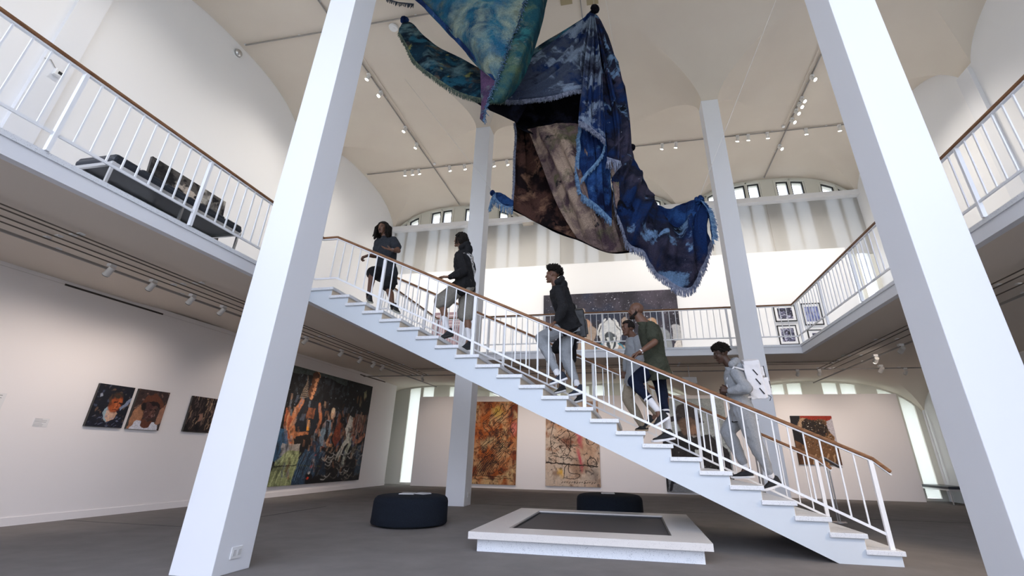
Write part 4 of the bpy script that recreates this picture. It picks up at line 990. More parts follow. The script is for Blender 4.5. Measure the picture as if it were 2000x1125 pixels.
def weave2(name, base, patches, scale=1.0, seed=0):
    """dyed cloth: soft clouds of several dyes laid over a base, plus fine woven grain"""
    m = mat(name, base, .95); n = m.node_tree.nodes; l = m.node_tree.links; b = n['Principled BSDF']
    b.inputs['Specular IOR Level'].default_value = .1
    t = n.new('ShaderNodeTexCoord'); last = None
    for k, (c, sc_, lo, hi) in enumerate(patches):
        mp_ = n.new('ShaderNodeMapping'); mp_.inputs['Location'].default_value = (seed * 3.1 + k * 7.3, k * 2.9, seed + k * 5.1)
        nz = n.new('ShaderNodeTexNoise'); nz.inputs['Scale'].default_value = sc_ * scale; nz.inputs['Detail'].default_value = 9; nz.inputs['Roughness'].default_value = .62; nz.inputs['Distortion'].default_value = .35
        r = n.new('ShaderNodeValToRGB'); r.color_ramp.elements[0].position = lo; r.color_ramp.elements[1].position = hi
        x = n.new('ShaderNodeMix'); x.data_type = 'RGBA'; x.inputs[7].default_value = (*c, 1); x.inputs[6].default_value = (*base, 1)
        l.new(t.outputs['Object'], mp_.inputs[0]); l.new(mp_.outputs[0], nz.inputs['Vector']); l.new(nz.outputs['Fac'], r.inputs[0]); l.new(r.outputs[0], x.inputs[0])
        if last: l.new(last.outputs[2], x.inputs[6])
        last = x
    g = n.new('ShaderNodeTexNoise'); g.inputs['Scale'].default_value = 70; g.inputs['Detail'].default_value = 6; l.new(t.outputs['Object'], g.inputs['Vector'])
    gr = n.new('ShaderNodeValToRGB'); gr.color_ramp.elements[0].position = .3; gr.color_ramp.elements[0].color = (.62, .62, .62, 1); gr.color_ramp.elements[1].position = .7; gr.color_ramp.elements[1].color = (1.3, 1.3, 1.3, 1)
    l.new(g.outputs['Fac'], gr.inputs[0]); mu = n.new('ShaderNodeMix'); mu.data_type = 'RGBA'; mu.blend_type = 'MULTIPLY'; mu.inputs[0].default_value = 1
    l.new(last.outputs[2], mu.inputs[6]); l.new(gr.outputs[0], mu.inputs[7]); l.new(mu.outputs[2], b.inputs['Base Color'])
    bm_ = n.new('ShaderNodeBump'); bm_.inputs['Strength'].default_value = .5; bm_.inputs['Distance'].default_value = .01; l.new(g.outputs['Fac'], bm_.inputs['Height']); l.new(bm_.outputs[0], b.inputs['Normal'])
    return m
def sc(*c): return tuple(float(v) for v in lin(c))
M_NAVY = weave2('textile_navy_figures', sc(24, 27, 42), [(sc(18, 38, 76), 1.5, .46, .56), (sc(52, 50, 66), 1.2, .50, .60), (sc(92, 118, 148), 1.3, .57, .61), (sc(8, 9, 16), 2.0, .56, .62), (sc(170, 182, 198), 6, .70, .74)], 1, 1)
M_SLATE = weave2('textile_slate', sc(58, 66, 84), [(sc(18, 38, 78), 1.1, .46, .56), (sc(112, 126, 146), 1.4, .52, .57), (sc(26, 28, 44), 1.6, .56, .64)], 1, 2)
M_ROYAL = weave2('textile_royal', sc(18, 36, 74), [(sc(34, 64, 110), 2.2, .45, .58), (sc(70, 104, 140), 2.6, .58, .68), (sc(8, 16, 40), 2.4, .54, .64)], 1, 3)
M_TEAL = weave2('textile_teal_cloud', sc(44, 98, 118), [(sc(20, 58, 84), 1.5, .42, .62), (sc(128, 140, 128), 1.9, .44, .66), (sc(90, 98, 84), 2.6, .50, .68), (sc(34, 84, 116), 1.2, .48, .68)], 1, 4)
M_GREEN = weave2('textile_green', sc(26, 66, 78), [(sc(84, 100, 72), 1.8, .44, .64), (sc(14, 48, 62), 1.6, .46, .62), (sc(118, 124, 108), 2.6, .55, .70), (sc(40, 92, 96), 2.2, .52, .62)], 1, 5)
M_WING = weave2('textile_wing', sc(22, 50, 68), [(sc(100, 132, 142), 1.7, .48, .62), (sc(14, 26, 40), 1.6, .46, .60), (sc(150, 152, 88), 2.4, .60, .68), (sc(88, 80, 72), 1.3, .54, .62), (sc(40, 92, 116), 2.2, .54, .62)], 1, 6)
M_BROWN = weave2('textile_brown', sc(70, 48, 42), [(sc(24, 16, 18), 1.5, .46, .56), (sc(112, 84, 68), 2.0, .53, .62), (sc(14, 12, 14), 2.8, .58, .62)], 1, 7)
M_TAUPE = weave2('textile_taupe', sc(104, 88, 84), [(sc(142, 124, 110), 1.5, .47, .55), (sc(66, 52, 58), 1.9, .50, .60), (sc(82, 80, 60), 1.5, .56, .64), (sc(34, 32, 36), 3.2, .60, .66)], 1, 8)
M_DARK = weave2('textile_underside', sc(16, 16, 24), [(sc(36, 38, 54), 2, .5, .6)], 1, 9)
M_PURPLE = weave2('textile_purple', sc(58, 46, 72), [(sc(80, 58, 86), 3, .46, .56), (sc(90, 104, 104), 3, .56, .64)], 1, 10)
M_FR_B = ramp_mat('fringe_blue', [(.3, sc(44, 72, 110)), (.7, sc(112, 142, 168))], 20, 3)
M_FR_G = ramp_mat('fringe_grey', [(.3, sc(60, 66, 86)), (.7, sc(132, 138, 156))], 20, 3)
M_FR_O = ramp_mat('fringe_olive', [(.3, sc(44, 66, 76)), (.7, sc(120, 130, 110))], 20, 3)

tb = empty('hanging_textile', (-3.2, 1.0, 9.0), 'huge draped navy blue woven textile with fringe hanging on cords above the stairs', 'textile')
# left wing: sweeps from the hook behind the teal cloth and up to the main knot
c_wing = [[(-8.134,1.150,11.579),(-7.815,1.100,11.334),(-7.375,1.050,10.705),(-6.912,1.050,10.224),(-6.371,1.050,9.813),(-5.791,1.100,9.364),(-5.247,1.100,9.169),(-4.865,1.150,9.466),(-4.542,1.150,9.842),(-3.869,1.150,10.285),(-3.187,1.100,10.653)],
 [(-8.044,0.950,11.132),(-7.776,0.900,10.797),(-7.342,0.800,10.021),(-6.834,0.750,9.425),(-6.247,0.750,8.910),(-5.651,0.750,8.505),(-5.061,0.750,8.346),(-4.498,0.750,8.567),(-4.058,0.800,9.011),(-3.583,0.900,9.676),(-3.174,1.050,10.555)],
 [(-8.070,0.950,10.918),(-7.759,0.850,10.349),(-7.369,0.750,9.592),(-6.785,0.650,8.908),(-6.138,0.600,8.301),(-5.594,0.600,8.012),(-5.003,0.600,7.888),(-4.400,0.600,7.844),(-3.865,0.600,7.946),(-3.516,0.800,9.028),(-3.162,1.020,10.481)]]
cloth('wing_panel', c_wing, M_WING, tb, 90, 34, (.025, 7, .3), 1, key='wing')
c_r = [[(-5.093,0.620,8.546),(-4.723,0.620,8.698),(-4.441,0.700,9.132),(-3.831,0.850,9.831),(-3.195,1.000,10.515)], [(-5.007,0.500,8.060),(-4.591,0.450,8.080),(-4.063,0.500,8.385),(-3.590,0.700,9.237),(-3.183,0.980,10.470)], [(-4.989,0.480,7.750),(-4.506,0.360,7.604),(-3.983,0.340,7.579),(-3.633,0.400,7.694),(-3.427,0.500,7.779)]]
cloth('upper_drape', c_r, M_SLATE, tb, 80, 50, (.04, 8, .8), 2, key='drape', fold_dir='v')
fringe(EDGES['drape']['v1'], M_FR_G, tb, .11, seed=3)
fr_l = [tuple(p) for p in EDGES['wing']['v1'][: 62]]
fringe(fr_l, M_FR_O, tb, .13, seed=4)
# hidden strip under the left wing
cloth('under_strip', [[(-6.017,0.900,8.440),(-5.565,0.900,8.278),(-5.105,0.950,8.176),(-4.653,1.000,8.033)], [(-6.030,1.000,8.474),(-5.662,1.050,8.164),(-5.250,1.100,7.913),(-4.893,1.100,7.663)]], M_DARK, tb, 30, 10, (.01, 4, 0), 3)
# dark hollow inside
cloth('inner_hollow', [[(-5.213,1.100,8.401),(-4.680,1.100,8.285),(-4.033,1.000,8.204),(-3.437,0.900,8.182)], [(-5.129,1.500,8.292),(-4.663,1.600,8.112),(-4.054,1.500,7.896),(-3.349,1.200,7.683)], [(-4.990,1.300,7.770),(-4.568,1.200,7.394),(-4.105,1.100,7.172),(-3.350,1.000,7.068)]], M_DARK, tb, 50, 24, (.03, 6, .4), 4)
# pleats from the knot downward
c_p = [[(-3.194,0.980,10.507),(-3.312,0.750,9.389),(-3.394,0.550,8.453),(-3.441,0.400,7.635),(-3.488,0.300,6.851)], [(-3.158,0.960,10.457),(-3.199,0.660,9.189),(-3.234,0.420,8.153),(-3.259,0.240,7.206),(-3.274,0.180,6.591)],
       [(-3.124,0.960,10.432),(-3.039,0.660,9.082),(-2.997,0.440,7.995),(-2.998,0.280,7.076),(-3.010,0.220,6.298)]]
cloth('front_pleat', c_p, M_SLATE, tb, 60, 60, (.06, 7, .2), 5, key='pleat', fold_dir='v')
fringe(EDGES['pleat']['u1'], M_FR_G, tb, .13, seed=6)
c_p2 = [[(-3.172,1.000,10.509),(-3.174,0.850,9.395),(-3.176,0.720,8.443),(-3.160,0.640,7.545),(-3.108,0.580,6.731),(-3.048,0.560,5.893)], [(-3.113,1.000,10.479),(-2.952,0.800,9.294),(-2.819,0.620,8.277),(-2.723,0.500,7.351),(-2.700,0.420,6.548),(-2.767,0.420,5.876)],
        [(-3.092,1.050,10.519),(-2.857,1.000,9.419),(-2.686,0.950,8.439),(-2.580,0.900,7.551),(-2.527,0.880,6.823),(-2.517,0.880,6.397)]]
cloth('right_pleats', c_p2, M_NAVY, tb, 70, 64, (.065, 9, .9), 7, fold_dir='v')
# blue flap hanging below the pleat
c_f = [[(-3.452,0.550,6.965),(-3.476,0.550,6.399),(-3.509,0.550,5.828),(-3.491,0.550,5.409)], [(-3.232,0.450,6.791),(-3.212,0.380,6.126),(-3.224,0.360,5.510),(-3.224,0.360,5.042)], [(-3.006,0.500,6.535),(-2.990,0.450,5.812),(-2.982,0.420,5.206),(-2.986,0.420,4.772)]]
cloth('blue_flap', c_f, M_ROYAL, tb, 46, 36, (.04, 6, .1), 8, key='flap', fold_dir='v')
fringe(EDGES['flap']['u1'], M_FR_B, tb, .15, seed=9); fringe(EDGES['flap']['v0'], M_FR_B, tb, .08, seed=10, out=(-1, 0, -.3))
fringe([(-3.016,0.420,6.428),(-3.083,0.360,6.095),(-3.236,0.320,5.841),(-3.380,0.340,5.697),(-3.480,0.400,5.595)], M_FR_B, tb, .09, seed=11)
# brown left face and belly
c_b = [[(-4.993,1.300,7.841),(-4.955,1.300,7.061),(-4.949,1.300,6.244),(-4.972,1.300,5.671)], [(-4.851,1.500,7.868),(-4.689,1.550,7.018),(-4.562,1.550,6.219),(-4.486,1.400,5.352)], [(-4.602,1.350,7.571),(-4.351,1.400,6.610),(-4.020,1.350,5.680),(-3.631,1.100,4.766)]]
cloth('brown_face', c_b, M_BROWN, tb, 50, 34, (.03, 5, .6), 12, key='brown', fold_dir='v')
fringe(EDGES['brown']['v0'], M_FR_G, tb, .05, seed=13, out=(-1, 0, -.2), r=.004)
c_y = [[(-4.708,1.300,7.631),(-4.494,1.200,7.009),(-4.252,1.100,6.335),(-3.957,1.050,5.447),(-3.621,1.000,4.729)], [(-4.235,0.900,7.336),(-3.960,0.700,6.450),(-3.719,0.620,5.729),(-3.454,0.620,5.002),(-3.324,0.800,4.450)], [(-3.794,0.800,7.257),(-3.579,0.580,6.316),(-3.390,0.500,5.562),(-3.179,0.500,4.861),(-3.060,0.750,4.300)],
       [(-3.437,0.850,7.181),(-3.269,0.660,6.217),(-3.087,0.620,5.496),(-2.903,0.620,4.850),(-2.728,0.800,4.328)], [(-3.352,1.100,7.305),(-3.153,1.000,6.321),(-2.951,1.000,5.601),(-2.757,1.000,5.037),(-2.476,1.000,4.408)]]
cloth('belly_panel', c_y, M_TAUPE, tb, 110, 70, (.05, 9, .3), 14, fold_dir='v')
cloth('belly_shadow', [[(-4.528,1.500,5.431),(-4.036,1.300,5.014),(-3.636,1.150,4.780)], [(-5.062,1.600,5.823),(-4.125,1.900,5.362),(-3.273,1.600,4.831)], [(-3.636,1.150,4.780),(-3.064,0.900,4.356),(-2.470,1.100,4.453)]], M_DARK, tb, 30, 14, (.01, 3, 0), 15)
# long right drape down to the lobe
c_d = [[(-2.987,0.450,6.079),(-2.907,0.450,5.489),(-2.924,0.480,5.184),(-2.841,0.500,4.791),(-2.738,0.550,4.388),(-2.512,0.600,4.242),(-2.375,0.650,3.966),(-2.133,0.700,3.718),(-1.926,0.750,3.582),(-1.726,0.800,3.678),(-1.557,0.850,3.958),(-1.431,0.900,4.260),(-1.319,0.950,4.487)],
       [(-2.879,0.400,6.154),(-2.767,0.300,5.526),(-2.723,0.300,5.109),(-2.631,0.300,4.706),(-2.484,0.350,4.434),(-2.314,0.400,4.304),(-2.152,0.420,4.118),(-1.986,0.480,3.988),(-1.843,0.550,3.927),(-1.707,0.650,4.050),(-1.566,0.750,4.317),(-1.442,0.850,4.546),(-1.335,0.920,4.591)],
       [(-2.771,0.500,6.503),(-2.627,0.420,5.804),(-2.534,0.400,5.355),(-2.424,0.400,4.987),(-2.296,0.420,4.692),(-2.158,0.480,4.538),(-2.020,0.520,4.413),(-1.907,0.560,4.367),(-1.779,0.620,4.442),(-1.651,0.700,4.625),(-1.509,0.800,4.872),(-1.393,0.880,4.905),(-1.320,0.920,4.768)],
       [(-2.652,0.900,7.044),(-2.518,0.860,6.383),(-2.390,0.840,5.913),(-2.273,0.840,5.534),(-2.163,0.840,5.233),(-2.057,0.840,4.942),(-1.935,0.840,4.769),(-1.805,0.860,4.769),(-1.646,0.880,4.937),(-1.503,0.900,5.183),(-1.411,0.920,5.269),(-1.335,0.940,5.168),(-1.303,0.950,4.934)]]
cloth('long_drape', c_d, M_NAVY, tb, 140, 70, (.065, 13, .5), 16, key='long')
fringe(EDGES['long']['v0'], M_FR_G, tb, .15, seed=17, r=.007)
cloth('lobe_swag', [[(-2.141,1.100,5.358),(-1.925,1.150,5.278),(-1.697,1.150,5.365),(-1.445,1.000,5.351)], [(-2.088,1.100,5.137),(-1.914,1.000,4.860),(-1.688,0.950,4.968),(-1.427,0.930,5.276)], [(-2.072,1.000,4.977),(-1.930,0.850,4.565),(-1.686,0.800,4.738),(-1.403,0.900,5.215)]], M_ROYAL, tb, 40, 24, (.03, 5, .2), 18)
cloth('tied_tail', [[(-1.471,0.850,5.276),(-1.377,0.800,5.114),(-1.346,0.780,4.847),(-1.337,0.780,4.542)], [(-1.418,0.800,5.200),(-1.338,0.740,4.955),(-1.319,0.740,4.715),(-1.329,0.760,4.436)]], M_ROYAL, tb, 24, 12, (.02, 4, 0), 19, key='tail')
fringe(EDGES['tail']['v1'], M_FR_B, tb, .10, seed=20, out=(1, 0, -.5)); fringe(EDGES['tail']['u1'], M_FR_B, tb, .12, seed=21)
# loose upper edge fringe on the pale inner strip
cloth('pale_facing', [[(-2.961,0.380,5.960),(-2.859,0.340,5.810),(-2.819,0.360,5.571)], [(-2.894,0.420,5.044),(-2.874,0.400,4.930),(-2.826,0.420,4.857)]], M_TAUPE, tb, 14, 14, (.01, 2, 0), 22, key='pale')
fringe([(-2.995,0.360,5.994),(-2.889,0.330,5.916),(-2.766,0.330,5.857)], M_FR_G, tb, .26, n=34, seed=23, r=.008, jitter=.25)
# small left end
cloth('left_tail', [[(-5.415,1.300,6.056),(-5.261,1.300,6.065),(-5.102,1.300,5.950),(-4.956,1.300,5.838)], [(-5.335,1.200,5.915),(-5.204,1.150,5.728),(-5.049,1.150,5.618),(-4.935,1.200,5.636)]], M_ROYAL, tb, 24, 12, (.02, 4, .4), 24, key='lt')
fringe(EDGES['lt']['v1'], M_FR_B, tb, .16, seed=25, n=60); fringe([(-5.333,1.250,6.018),(-5.389,1.200,5.896),(-5.424,1.200,5.754)], M_FR_B, tb, .22, n=40, seed=26, r=.008)
# knots
def knot(c, r, m, root, seed=0, nm='knot'):
    mb = MB(); rg = random.Random(seed); c = Vector(c) - Vector(root.location)
    for k in range(3):
        ax = Vector((rg.uniform(-1, 1), rg.uniform(-1, 1), rg.uniform(-.5, .5))).normalized(); u = ax.orthogonal().normalized(); w_ = ax.cross(u)
        mb.tube([c + (u * math.cos(t) + w_ * math.sin(t) * .8) * r * .55 + ax * (k - 1) * r * .3 for t in [i * 2 * PI / 14 for i in range(15)]], r * .42, 8)
    return mb.build(nm, m, root, smooth='all')
KN = [(-3.120,1.000,10.634),(-8.083,1.120,11.531),(-1.431,0.900,5.270),(-2.533,0.950,6.595),(-5.399,1.280,6.055)]
knot(KN[0], .13, M_DARK, tb, 1); knot(KN[1], .12, M_ROYAL, tb, 2); knot(KN[2], .10, M_ROYAL, tb, 3); knot(KN[3], .08, M_DARK, tb, 4); knot(KN[4], .07, M_ROYAL, tb, 5)
cd = MB(); rl = Vector(tb.location)
for kpt, top_ in ((KN[0], (-3.1, 1.0, 11.79)), (KN[1], (-8.55, 1.3, 11.76)), (KN[2], (1.6, -.6, 11.70)), (KN[3], (-2.9, 1.0, 11.79)), (KN[4], (-9.1, 3.2, 11.7))):
    cd.tube([Vector(kpt) + Vector((0, 0, .05)) - rl, Vector(top_) - rl], .004, 5)
cd.build('suspension_cords', mat('cord', (.62, .6, .56), .6), tb)

ta = empty('hanging_textile', (-4.6, -.5, 8.5), 'teal and grey cloud patterned woven textile hanging in front at the top of the view', 'textile')
FL = [(-4.254,-0.500,10.209),(-4.404,-0.500,9.332),(-4.526,-0.550,8.616),(-4.665,-0.600,8.104),(-4.728,-0.620,7.633),(-4.800,-0.650,7.296),(-4.897,-0.650,6.978),(-5.000,-0.620,6.674),(-5.050,-0.600,6.338)]
c_a1 = [[(-8.198,-0.200,11.703),(-6.974,-0.250,10.275),(-6.598,-0.250,9.753),(-6.252,-0.280,9.255),(-6.007,-0.300,8.899),(-5.712,-0.330,8.534),(-5.537,-0.380,8.171),(-5.222,-0.450,7.671),(-4.865,-0.600,7.187)],
        [(-6.528,-0.400,10.966),(-5.892,-0.550,9.626),(-5.693,-0.600,9.071),(-5.508,-0.650,8.574),(-5.366,-0.680,8.185),(-5.218,-0.700,7.898),(-5.123,-0.700,7.651),(-4.990,-0.700,7.378),(-4.849,-0.620,7.165)],
        [(-5.278,-0.500,10.485),(-5.077,-0.650,9.300),(-5.007,-0.750,8.593),(-4.984,-0.800,8.102),(-4.963,-0.800,7.740),(-4.937,-0.780,7.532),(-4.911,-0.740,7.360),(-4.867,-0.700,7.210),(-4.837,-0.630,7.165)],
        [(-4.254,-0.500,10.209),(-4.399,-0.520,9.305),(-4.482,-0.580,8.736),(-4.569,-0.620,8.299),(-4.652,-0.640,8.031),(-4.695,-0.650,7.721),(-4.734,-0.650,7.529),(-4.782,-0.650,7.317),(-4.824,-0.640,7.165)]]
cloth('front_panel', c_a1, M_TEAL, ta, 90, 60, (.03, 3, .4), 31, key='a1')
c_a2 = [[(-4.254,-0.500,10.209),(-4.404,-0.500,9.332),(-4.523,-0.560,8.603),(-4.659,-0.620,8.081),(-4.721,-0.640,7.612),(-4.796,-0.660,7.285),(-4.893,-0.660,6.969),(-4.988,-0.630,6.675)],
        [(-3.999,-0.250,10.499),(-4.102,-0.350,9.454),(-4.210,-0.480,8.629),(-4.333,-0.580,7.981),(-4.446,-0.620,7.530),(-4.566,-0.620,7.163),(-4.691,-0.600,6.897),(-4.874,-0.580,6.713)],
        [(-3.830,0.100,10.957),(-4.059,0.050,9.960),(-4.143,0.000,9.303),(-4.292,-0.100,8.389),(-4.419,-0.200,7.724),(-4.588,-0.300,7.205),(-4.689,-0.400,6.961),(-4.816,-0.500,6.786)]]
cloth('side_panel', c_a2, M_GREEN, ta, 80, 34, (.02, 4, .1), 32)
cloth('purple_tail', [[(-5.246,-0.450,7.727),(-5.207,-0.450,7.292),(-5.157,-0.480,6.823),(-5.156,-0.500,6.482)], [(-5.076,-0.500,7.494),(-5.046,-0.550,7.085),(-5.050,-0.560,6.724),(-5.082,-0.560,6.354)], [(-4.857,-0.600,7.210),(-4.914,-0.620,6.962),(-4.994,-0.610,6.682),(-5.049,-0.600,6.316)]], M_PURPLE, ta, 34, 16, (.015, 3, .3), 33)
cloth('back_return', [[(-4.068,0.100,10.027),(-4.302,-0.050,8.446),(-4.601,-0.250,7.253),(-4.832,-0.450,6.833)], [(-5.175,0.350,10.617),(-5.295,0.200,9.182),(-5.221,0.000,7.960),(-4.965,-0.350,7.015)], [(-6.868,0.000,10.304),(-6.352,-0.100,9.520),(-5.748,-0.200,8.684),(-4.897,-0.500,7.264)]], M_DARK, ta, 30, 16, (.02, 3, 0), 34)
cloth('rolled_edge', [[(-7.149,-0.250,10.483),(-6.584,-0.280,9.744),(-5.990,-0.340,8.879),(-5.522,-0.420,8.152),(-4.858,-0.620,7.167)], [(-6.887,-0.360,10.274),(-6.434,-0.380,9.616),(-5.850,-0.450,8.767),(-5.411,-0.520,8.077),(-4.828,-0.660,7.159)]], M_ROYAL, ta, 60, 8, (.012, 4, 0), 35)
fringe(FL, M_FR_B, ta, .13, seed=36, n=420, out=(.2, -.6, -.6), r=.007, jitter=.5)
fringe([(-8.057,0.200,11.172),(-7.758,0.200,10.975),(-7.547,0.200,10.889),(-7.234,0.100,10.652)], mat('fringe_dark', (.02, .03, .05), .9), ta, .12, seed=37, n=60)
cd = MB(); rl = Vector(ta.location)
for a, b in (((-4.2, -.5, 10.2), (-4.2, -.5, 11.79)), ((-6.2, -.2, 10.4), (-6.2, -.2, 11.7))): cd.tube([Vector(a) - rl, Vector(b) - rl], .004, 5)
cd.build('suspension_cords', mat('cord', (.62, .6, .56), .6), ta)

# ------------------------------------------------------------------ people
def rcone(mb, A, B, ra, rb, seg=14, flat=None):
    """rounded cone; flat=(axis, ratio) squeezes it along an axis"""
    A = Vector(A); B = Vector(B); d = B - A; L = d.length
    if L < 1e-6: d = Vector((0, 0, 1)); L = 1e-6
    d.normalize(); u = d.orthogonal().normalized(); w_ = d.cross(u); rings = []
    for i in range(1, 5): t = -PI / 2 + PI / 2 * i / 5; rings.append((A + d * ra * math.sin(t), ra * math.cos(t)))
    for i in range(0, 5): rings.append((A + (B - A) * i / 4, ra + (rb - ra) * i / 4))
    for i in range(1, 5): t = PI / 2 * i / 5; rings.append((B + d * rb * math.sin(t), rb * math.cos(t)))
    vs = [A - d * ra]
    for (c, r) in rings:
        for k in range(seg): a = 2 * PI * k / seg; vs.append(c + (u * math.cos(a) + w_ * math.sin(a)) * r)
    vs.append(B + d * rb); n = len(rings); last = len(vs) - 1
    if flat:
        ax, q = Vector(flat[0]).normalized(), flat[1]
        out = []
        for v in vs:
            t = max(0, min(1, (v - A).dot(d) / L)); c = A + (B - A) * t; e = (v - c).dot(ax); out.append(v - ax * e * (1 - q))
        vs = out
    fs = [(0, 1 + (k + 1) % seg, 1 + k) for k in range(seg)]
    for i in range(n - 1):
        for k in range(seg): a = 1 + i * seg; fs.append((a + k, a + (k + 1) % seg, a + seg + (k + 1) % seg, a + seg + k))
    a = 1 + (n - 1) * seg; fs += [(last, a + k, a + (k + 1) % seg) for k in range(seg)]
    mb.add(vs, fs)
def chain(mb, pts, rs, **k):
    for i in range(len(pts) - 1): rcone(mb, pts[i], pts[i + 1], rs[i], rs[i + 1], **k)
def loft(mb, secs, seg=28):
    """secs: (centre, lateral unit, forward unit, half width, half depth)"""
    vs = []
    for (c, ax, ay, rx, ry) in secs:
        for k in range(seg):
            a = 2 * PI * k / seg; ca, sa = math.cos(a), math.sin(a); e = .82
            vs.append(Vector(c) + ax * (math.copysign(abs(ca) ** e, ca) * rx) + ay * (math.copysign(abs(sa) ** e, sa) * ry))
    n = len(secs); fs = [(i * seg + k, i * seg + (k + 1) % seg, (i + 1) * seg + (k + 1) % seg, (i + 1) * seg + k) for i in range(n - 1) for k in range(seg)]
    fs += [tuple(range(seg - 1, -1, -1)), tuple((n - 1) * seg + k for k in range(seg))]
    mb.add(vs, fs)
def fuse(mb, name, m, parent=None, voxel=.008, smooth_it=4, wrinkle=0, wscale=9, wdir=None, seed=0, mats=None, paint=None):
    """overlapping closed pieces -> one continuous skin"""
    me = mb.mesh(name + '_raw'); t = bpy.data.objects.new('tmp', me); COL.objects.link(t)
    r = t.modifiers.new('r', 'REMESH'); r.mode = 'VOXEL'; r.voxel_size = voxel
    s_ = t.modifiers.new('s', 'SMOOTH'); s_.iterations = smooth_it; s_.factor = .5
    dg = bpy.context.evaluated_depsgraph_get(); dg.update(); ev = t.evaluated_get(dg)
    out = bpy.data.meshes.new_from_object(ev); out.name = name
    bpy.data.objects.remove(t); bpy.data.meshes.remove(me)
    if wrinkle:
        sv = Vector((seed * 3.7, seed * 1.3, seed * 2.1)); no = [v.normal.copy() for v in out.vertices]
        for v, n_ in zip(out.vertices, no):
            p = v.co * wscale
            if wdir: p = Vector((p.x * wdir[0], p.y * wdir[1], p.z * wdir[2]))
            a = noise.noise(p + sv); b_ = noise.noise(p * 1.9 - sv); a = .22 - abs(a) + .35 * (.2 - abs(b_))
            v.co += n_ * a * wrinkle
    out.materials.clear(); out.materials.append(m)
    for q in (mats or []): out.materials.append(q)
    if paint:
        for f in out.polygons: f.material_index = paint(f.center, f.normal)
    out.polygons.foreach_set('use_smooth', [True] * len(out.polygons))
    o = bpy.data.objects.new(name, out); COL.objects.link(o)
    if parent is not None: o.parent = parent; o.matrix_parent_inverse = Matrix.Identity(4)
    return o
def V3(*a): return Vector(a)
def skin_mat(n, c):
    m = mat(n, c, .5, noise_=(14, tuple(v * .82 for v in c), .35, .7)); m.node_tree.nodes['Principled BSDF'].inputs['Subsurface Weight'].default_value = .06; return m
def hand(mb, wrist, d, palm, s=1.0, curl=.5, side=1, spread=.12, thumb_out=1.0):
    """wrist point, d = direction of the fingers, palm = palm normal, side = which way the thumb lies"""
    d = Vector(d).normalized(); palm = Vector(palm); palm = (palm - d * palm.dot(d)).normalized(); x = d.cross(palm).normalized() * side
    wr = Vector(wrist); rcone(mb, wr - d * .02 * s, wr + d * .03 * s, .027 * s, .030 * s, flat=(palm, .7))
    kn = wr + d * .088 * s
    for q in (-.028, -.010, .010, .028): rcone(mb, wr + d * .025 * s + x * q * s * .7, kn + x * q * s, .016 * s, .0135 * s, seg=10)
    for i, (q, L) in enumerate(((.030, .074), (.010, .084), (-.010, .078), (-.029, .062))):
        a = kn + x * q * s - d * .004 * s; dd = (d + x * (q / .03) * spread).normalized(); p = [a]; ang = 0
        for j, f in enumerate((.45, .32, .25)):
            ang += curl * (.75 + .2 * i) * (1, 1.0, .8)[j]; q2 = dd * math.cos(ang) + palm * math.sin(ang); p.append(p[-1] + q2 * L * f * s)
        chain(mb, p, [.0098 * s, .0092 * s, .0084 * s, .0072 * s], seg=10)
    a = wr + d * .028 * s + x * .024 * s; t1 = (x * .75 * thumb_out + d * .6 + palm * .35).normalized(); t2 = (x * .35 * thumb_out + d * .85 + palm * .4).normalized()
    chain(mb, [a, a + t1 * .036 * s, a + t1 * .036 * s + t2 * .032 * s, a + t1 * .036 * s + t2 * .056 * s], [.0145 * s, .0115 * s, .0102 * s, .0082 * s], seg=10)
def head_mesh(mb, c, f, u, s=1.0):
    """c head centre (between ears), f facing, u up"""
    f = Vector(f).normalized(); u = Vector(u); u = (u - f * u.dot(f)).normalized(); l = u.cross(f).normalized()
    Rm_ = Matrix((f, l, u)).transposed(); c = Vector(c)
    P = lambda a, b, z: c + (f * a + l * b + u * z) * s
    mb.ell(P(-.012, 0, .035), (.098 * s, .077 * s, .090 * s), Rm_, 20, 14)      # skull
    mb.ell(P(.025, 0, -.02), (.066 * s, .062 * s, .088 * s), Rm_, 18, 12)       # face
    mb.ell(P(.040, 0, -.085), (.040 * s, .042 * s, .030 * s), Rm_, 14, 10)      # jaw
    mb.ell(P(.070, 0, -.100), (.018 * s, .022 * s, .018 * s), Rm_, 12, 8)       # chin
    mb.ell(P(.076, 0, .036), (.016 * s, .048 * s, .012 * s), Rm_, 12, 8)        # brow
    for k in (-1, 1): mb.ell(P(.0735, k * .031, .021), (.013 * s, .018 * s, .008 * s), Rm_, 10, 7); mb.ell(P(.0715, k * .031, .001), (.012 * s, .018 * s, .007 * s), Rm_, 10, 7)
    mb.ell(P(.072, 0, -.060), (.022 * s, .028 * s, .020 * s), Rm_, 12, 8)
    rcone(mb, P(.084, 0, .02), P(.098, 0, -.020), .009 * s, .0145 * s, seg=10); # nose
    for k in (-1, 1):
        mb.ell(P(.092, k * .013, -.024), (.010 * s, .009 * s, .008 * s), Rm_, 10, 7)
        mb.ell(P(.060, k * .040, -.015), (.020 * s, .018 * s, .020 * s), Rm_, 12, 8)   # cheek
        mb.ell(P(-.008, k * .078, -.005), (.016 * s, .008 * s, .030 * s), Rm_, 12, 8)  # ear
    return P, Rm_, l, u
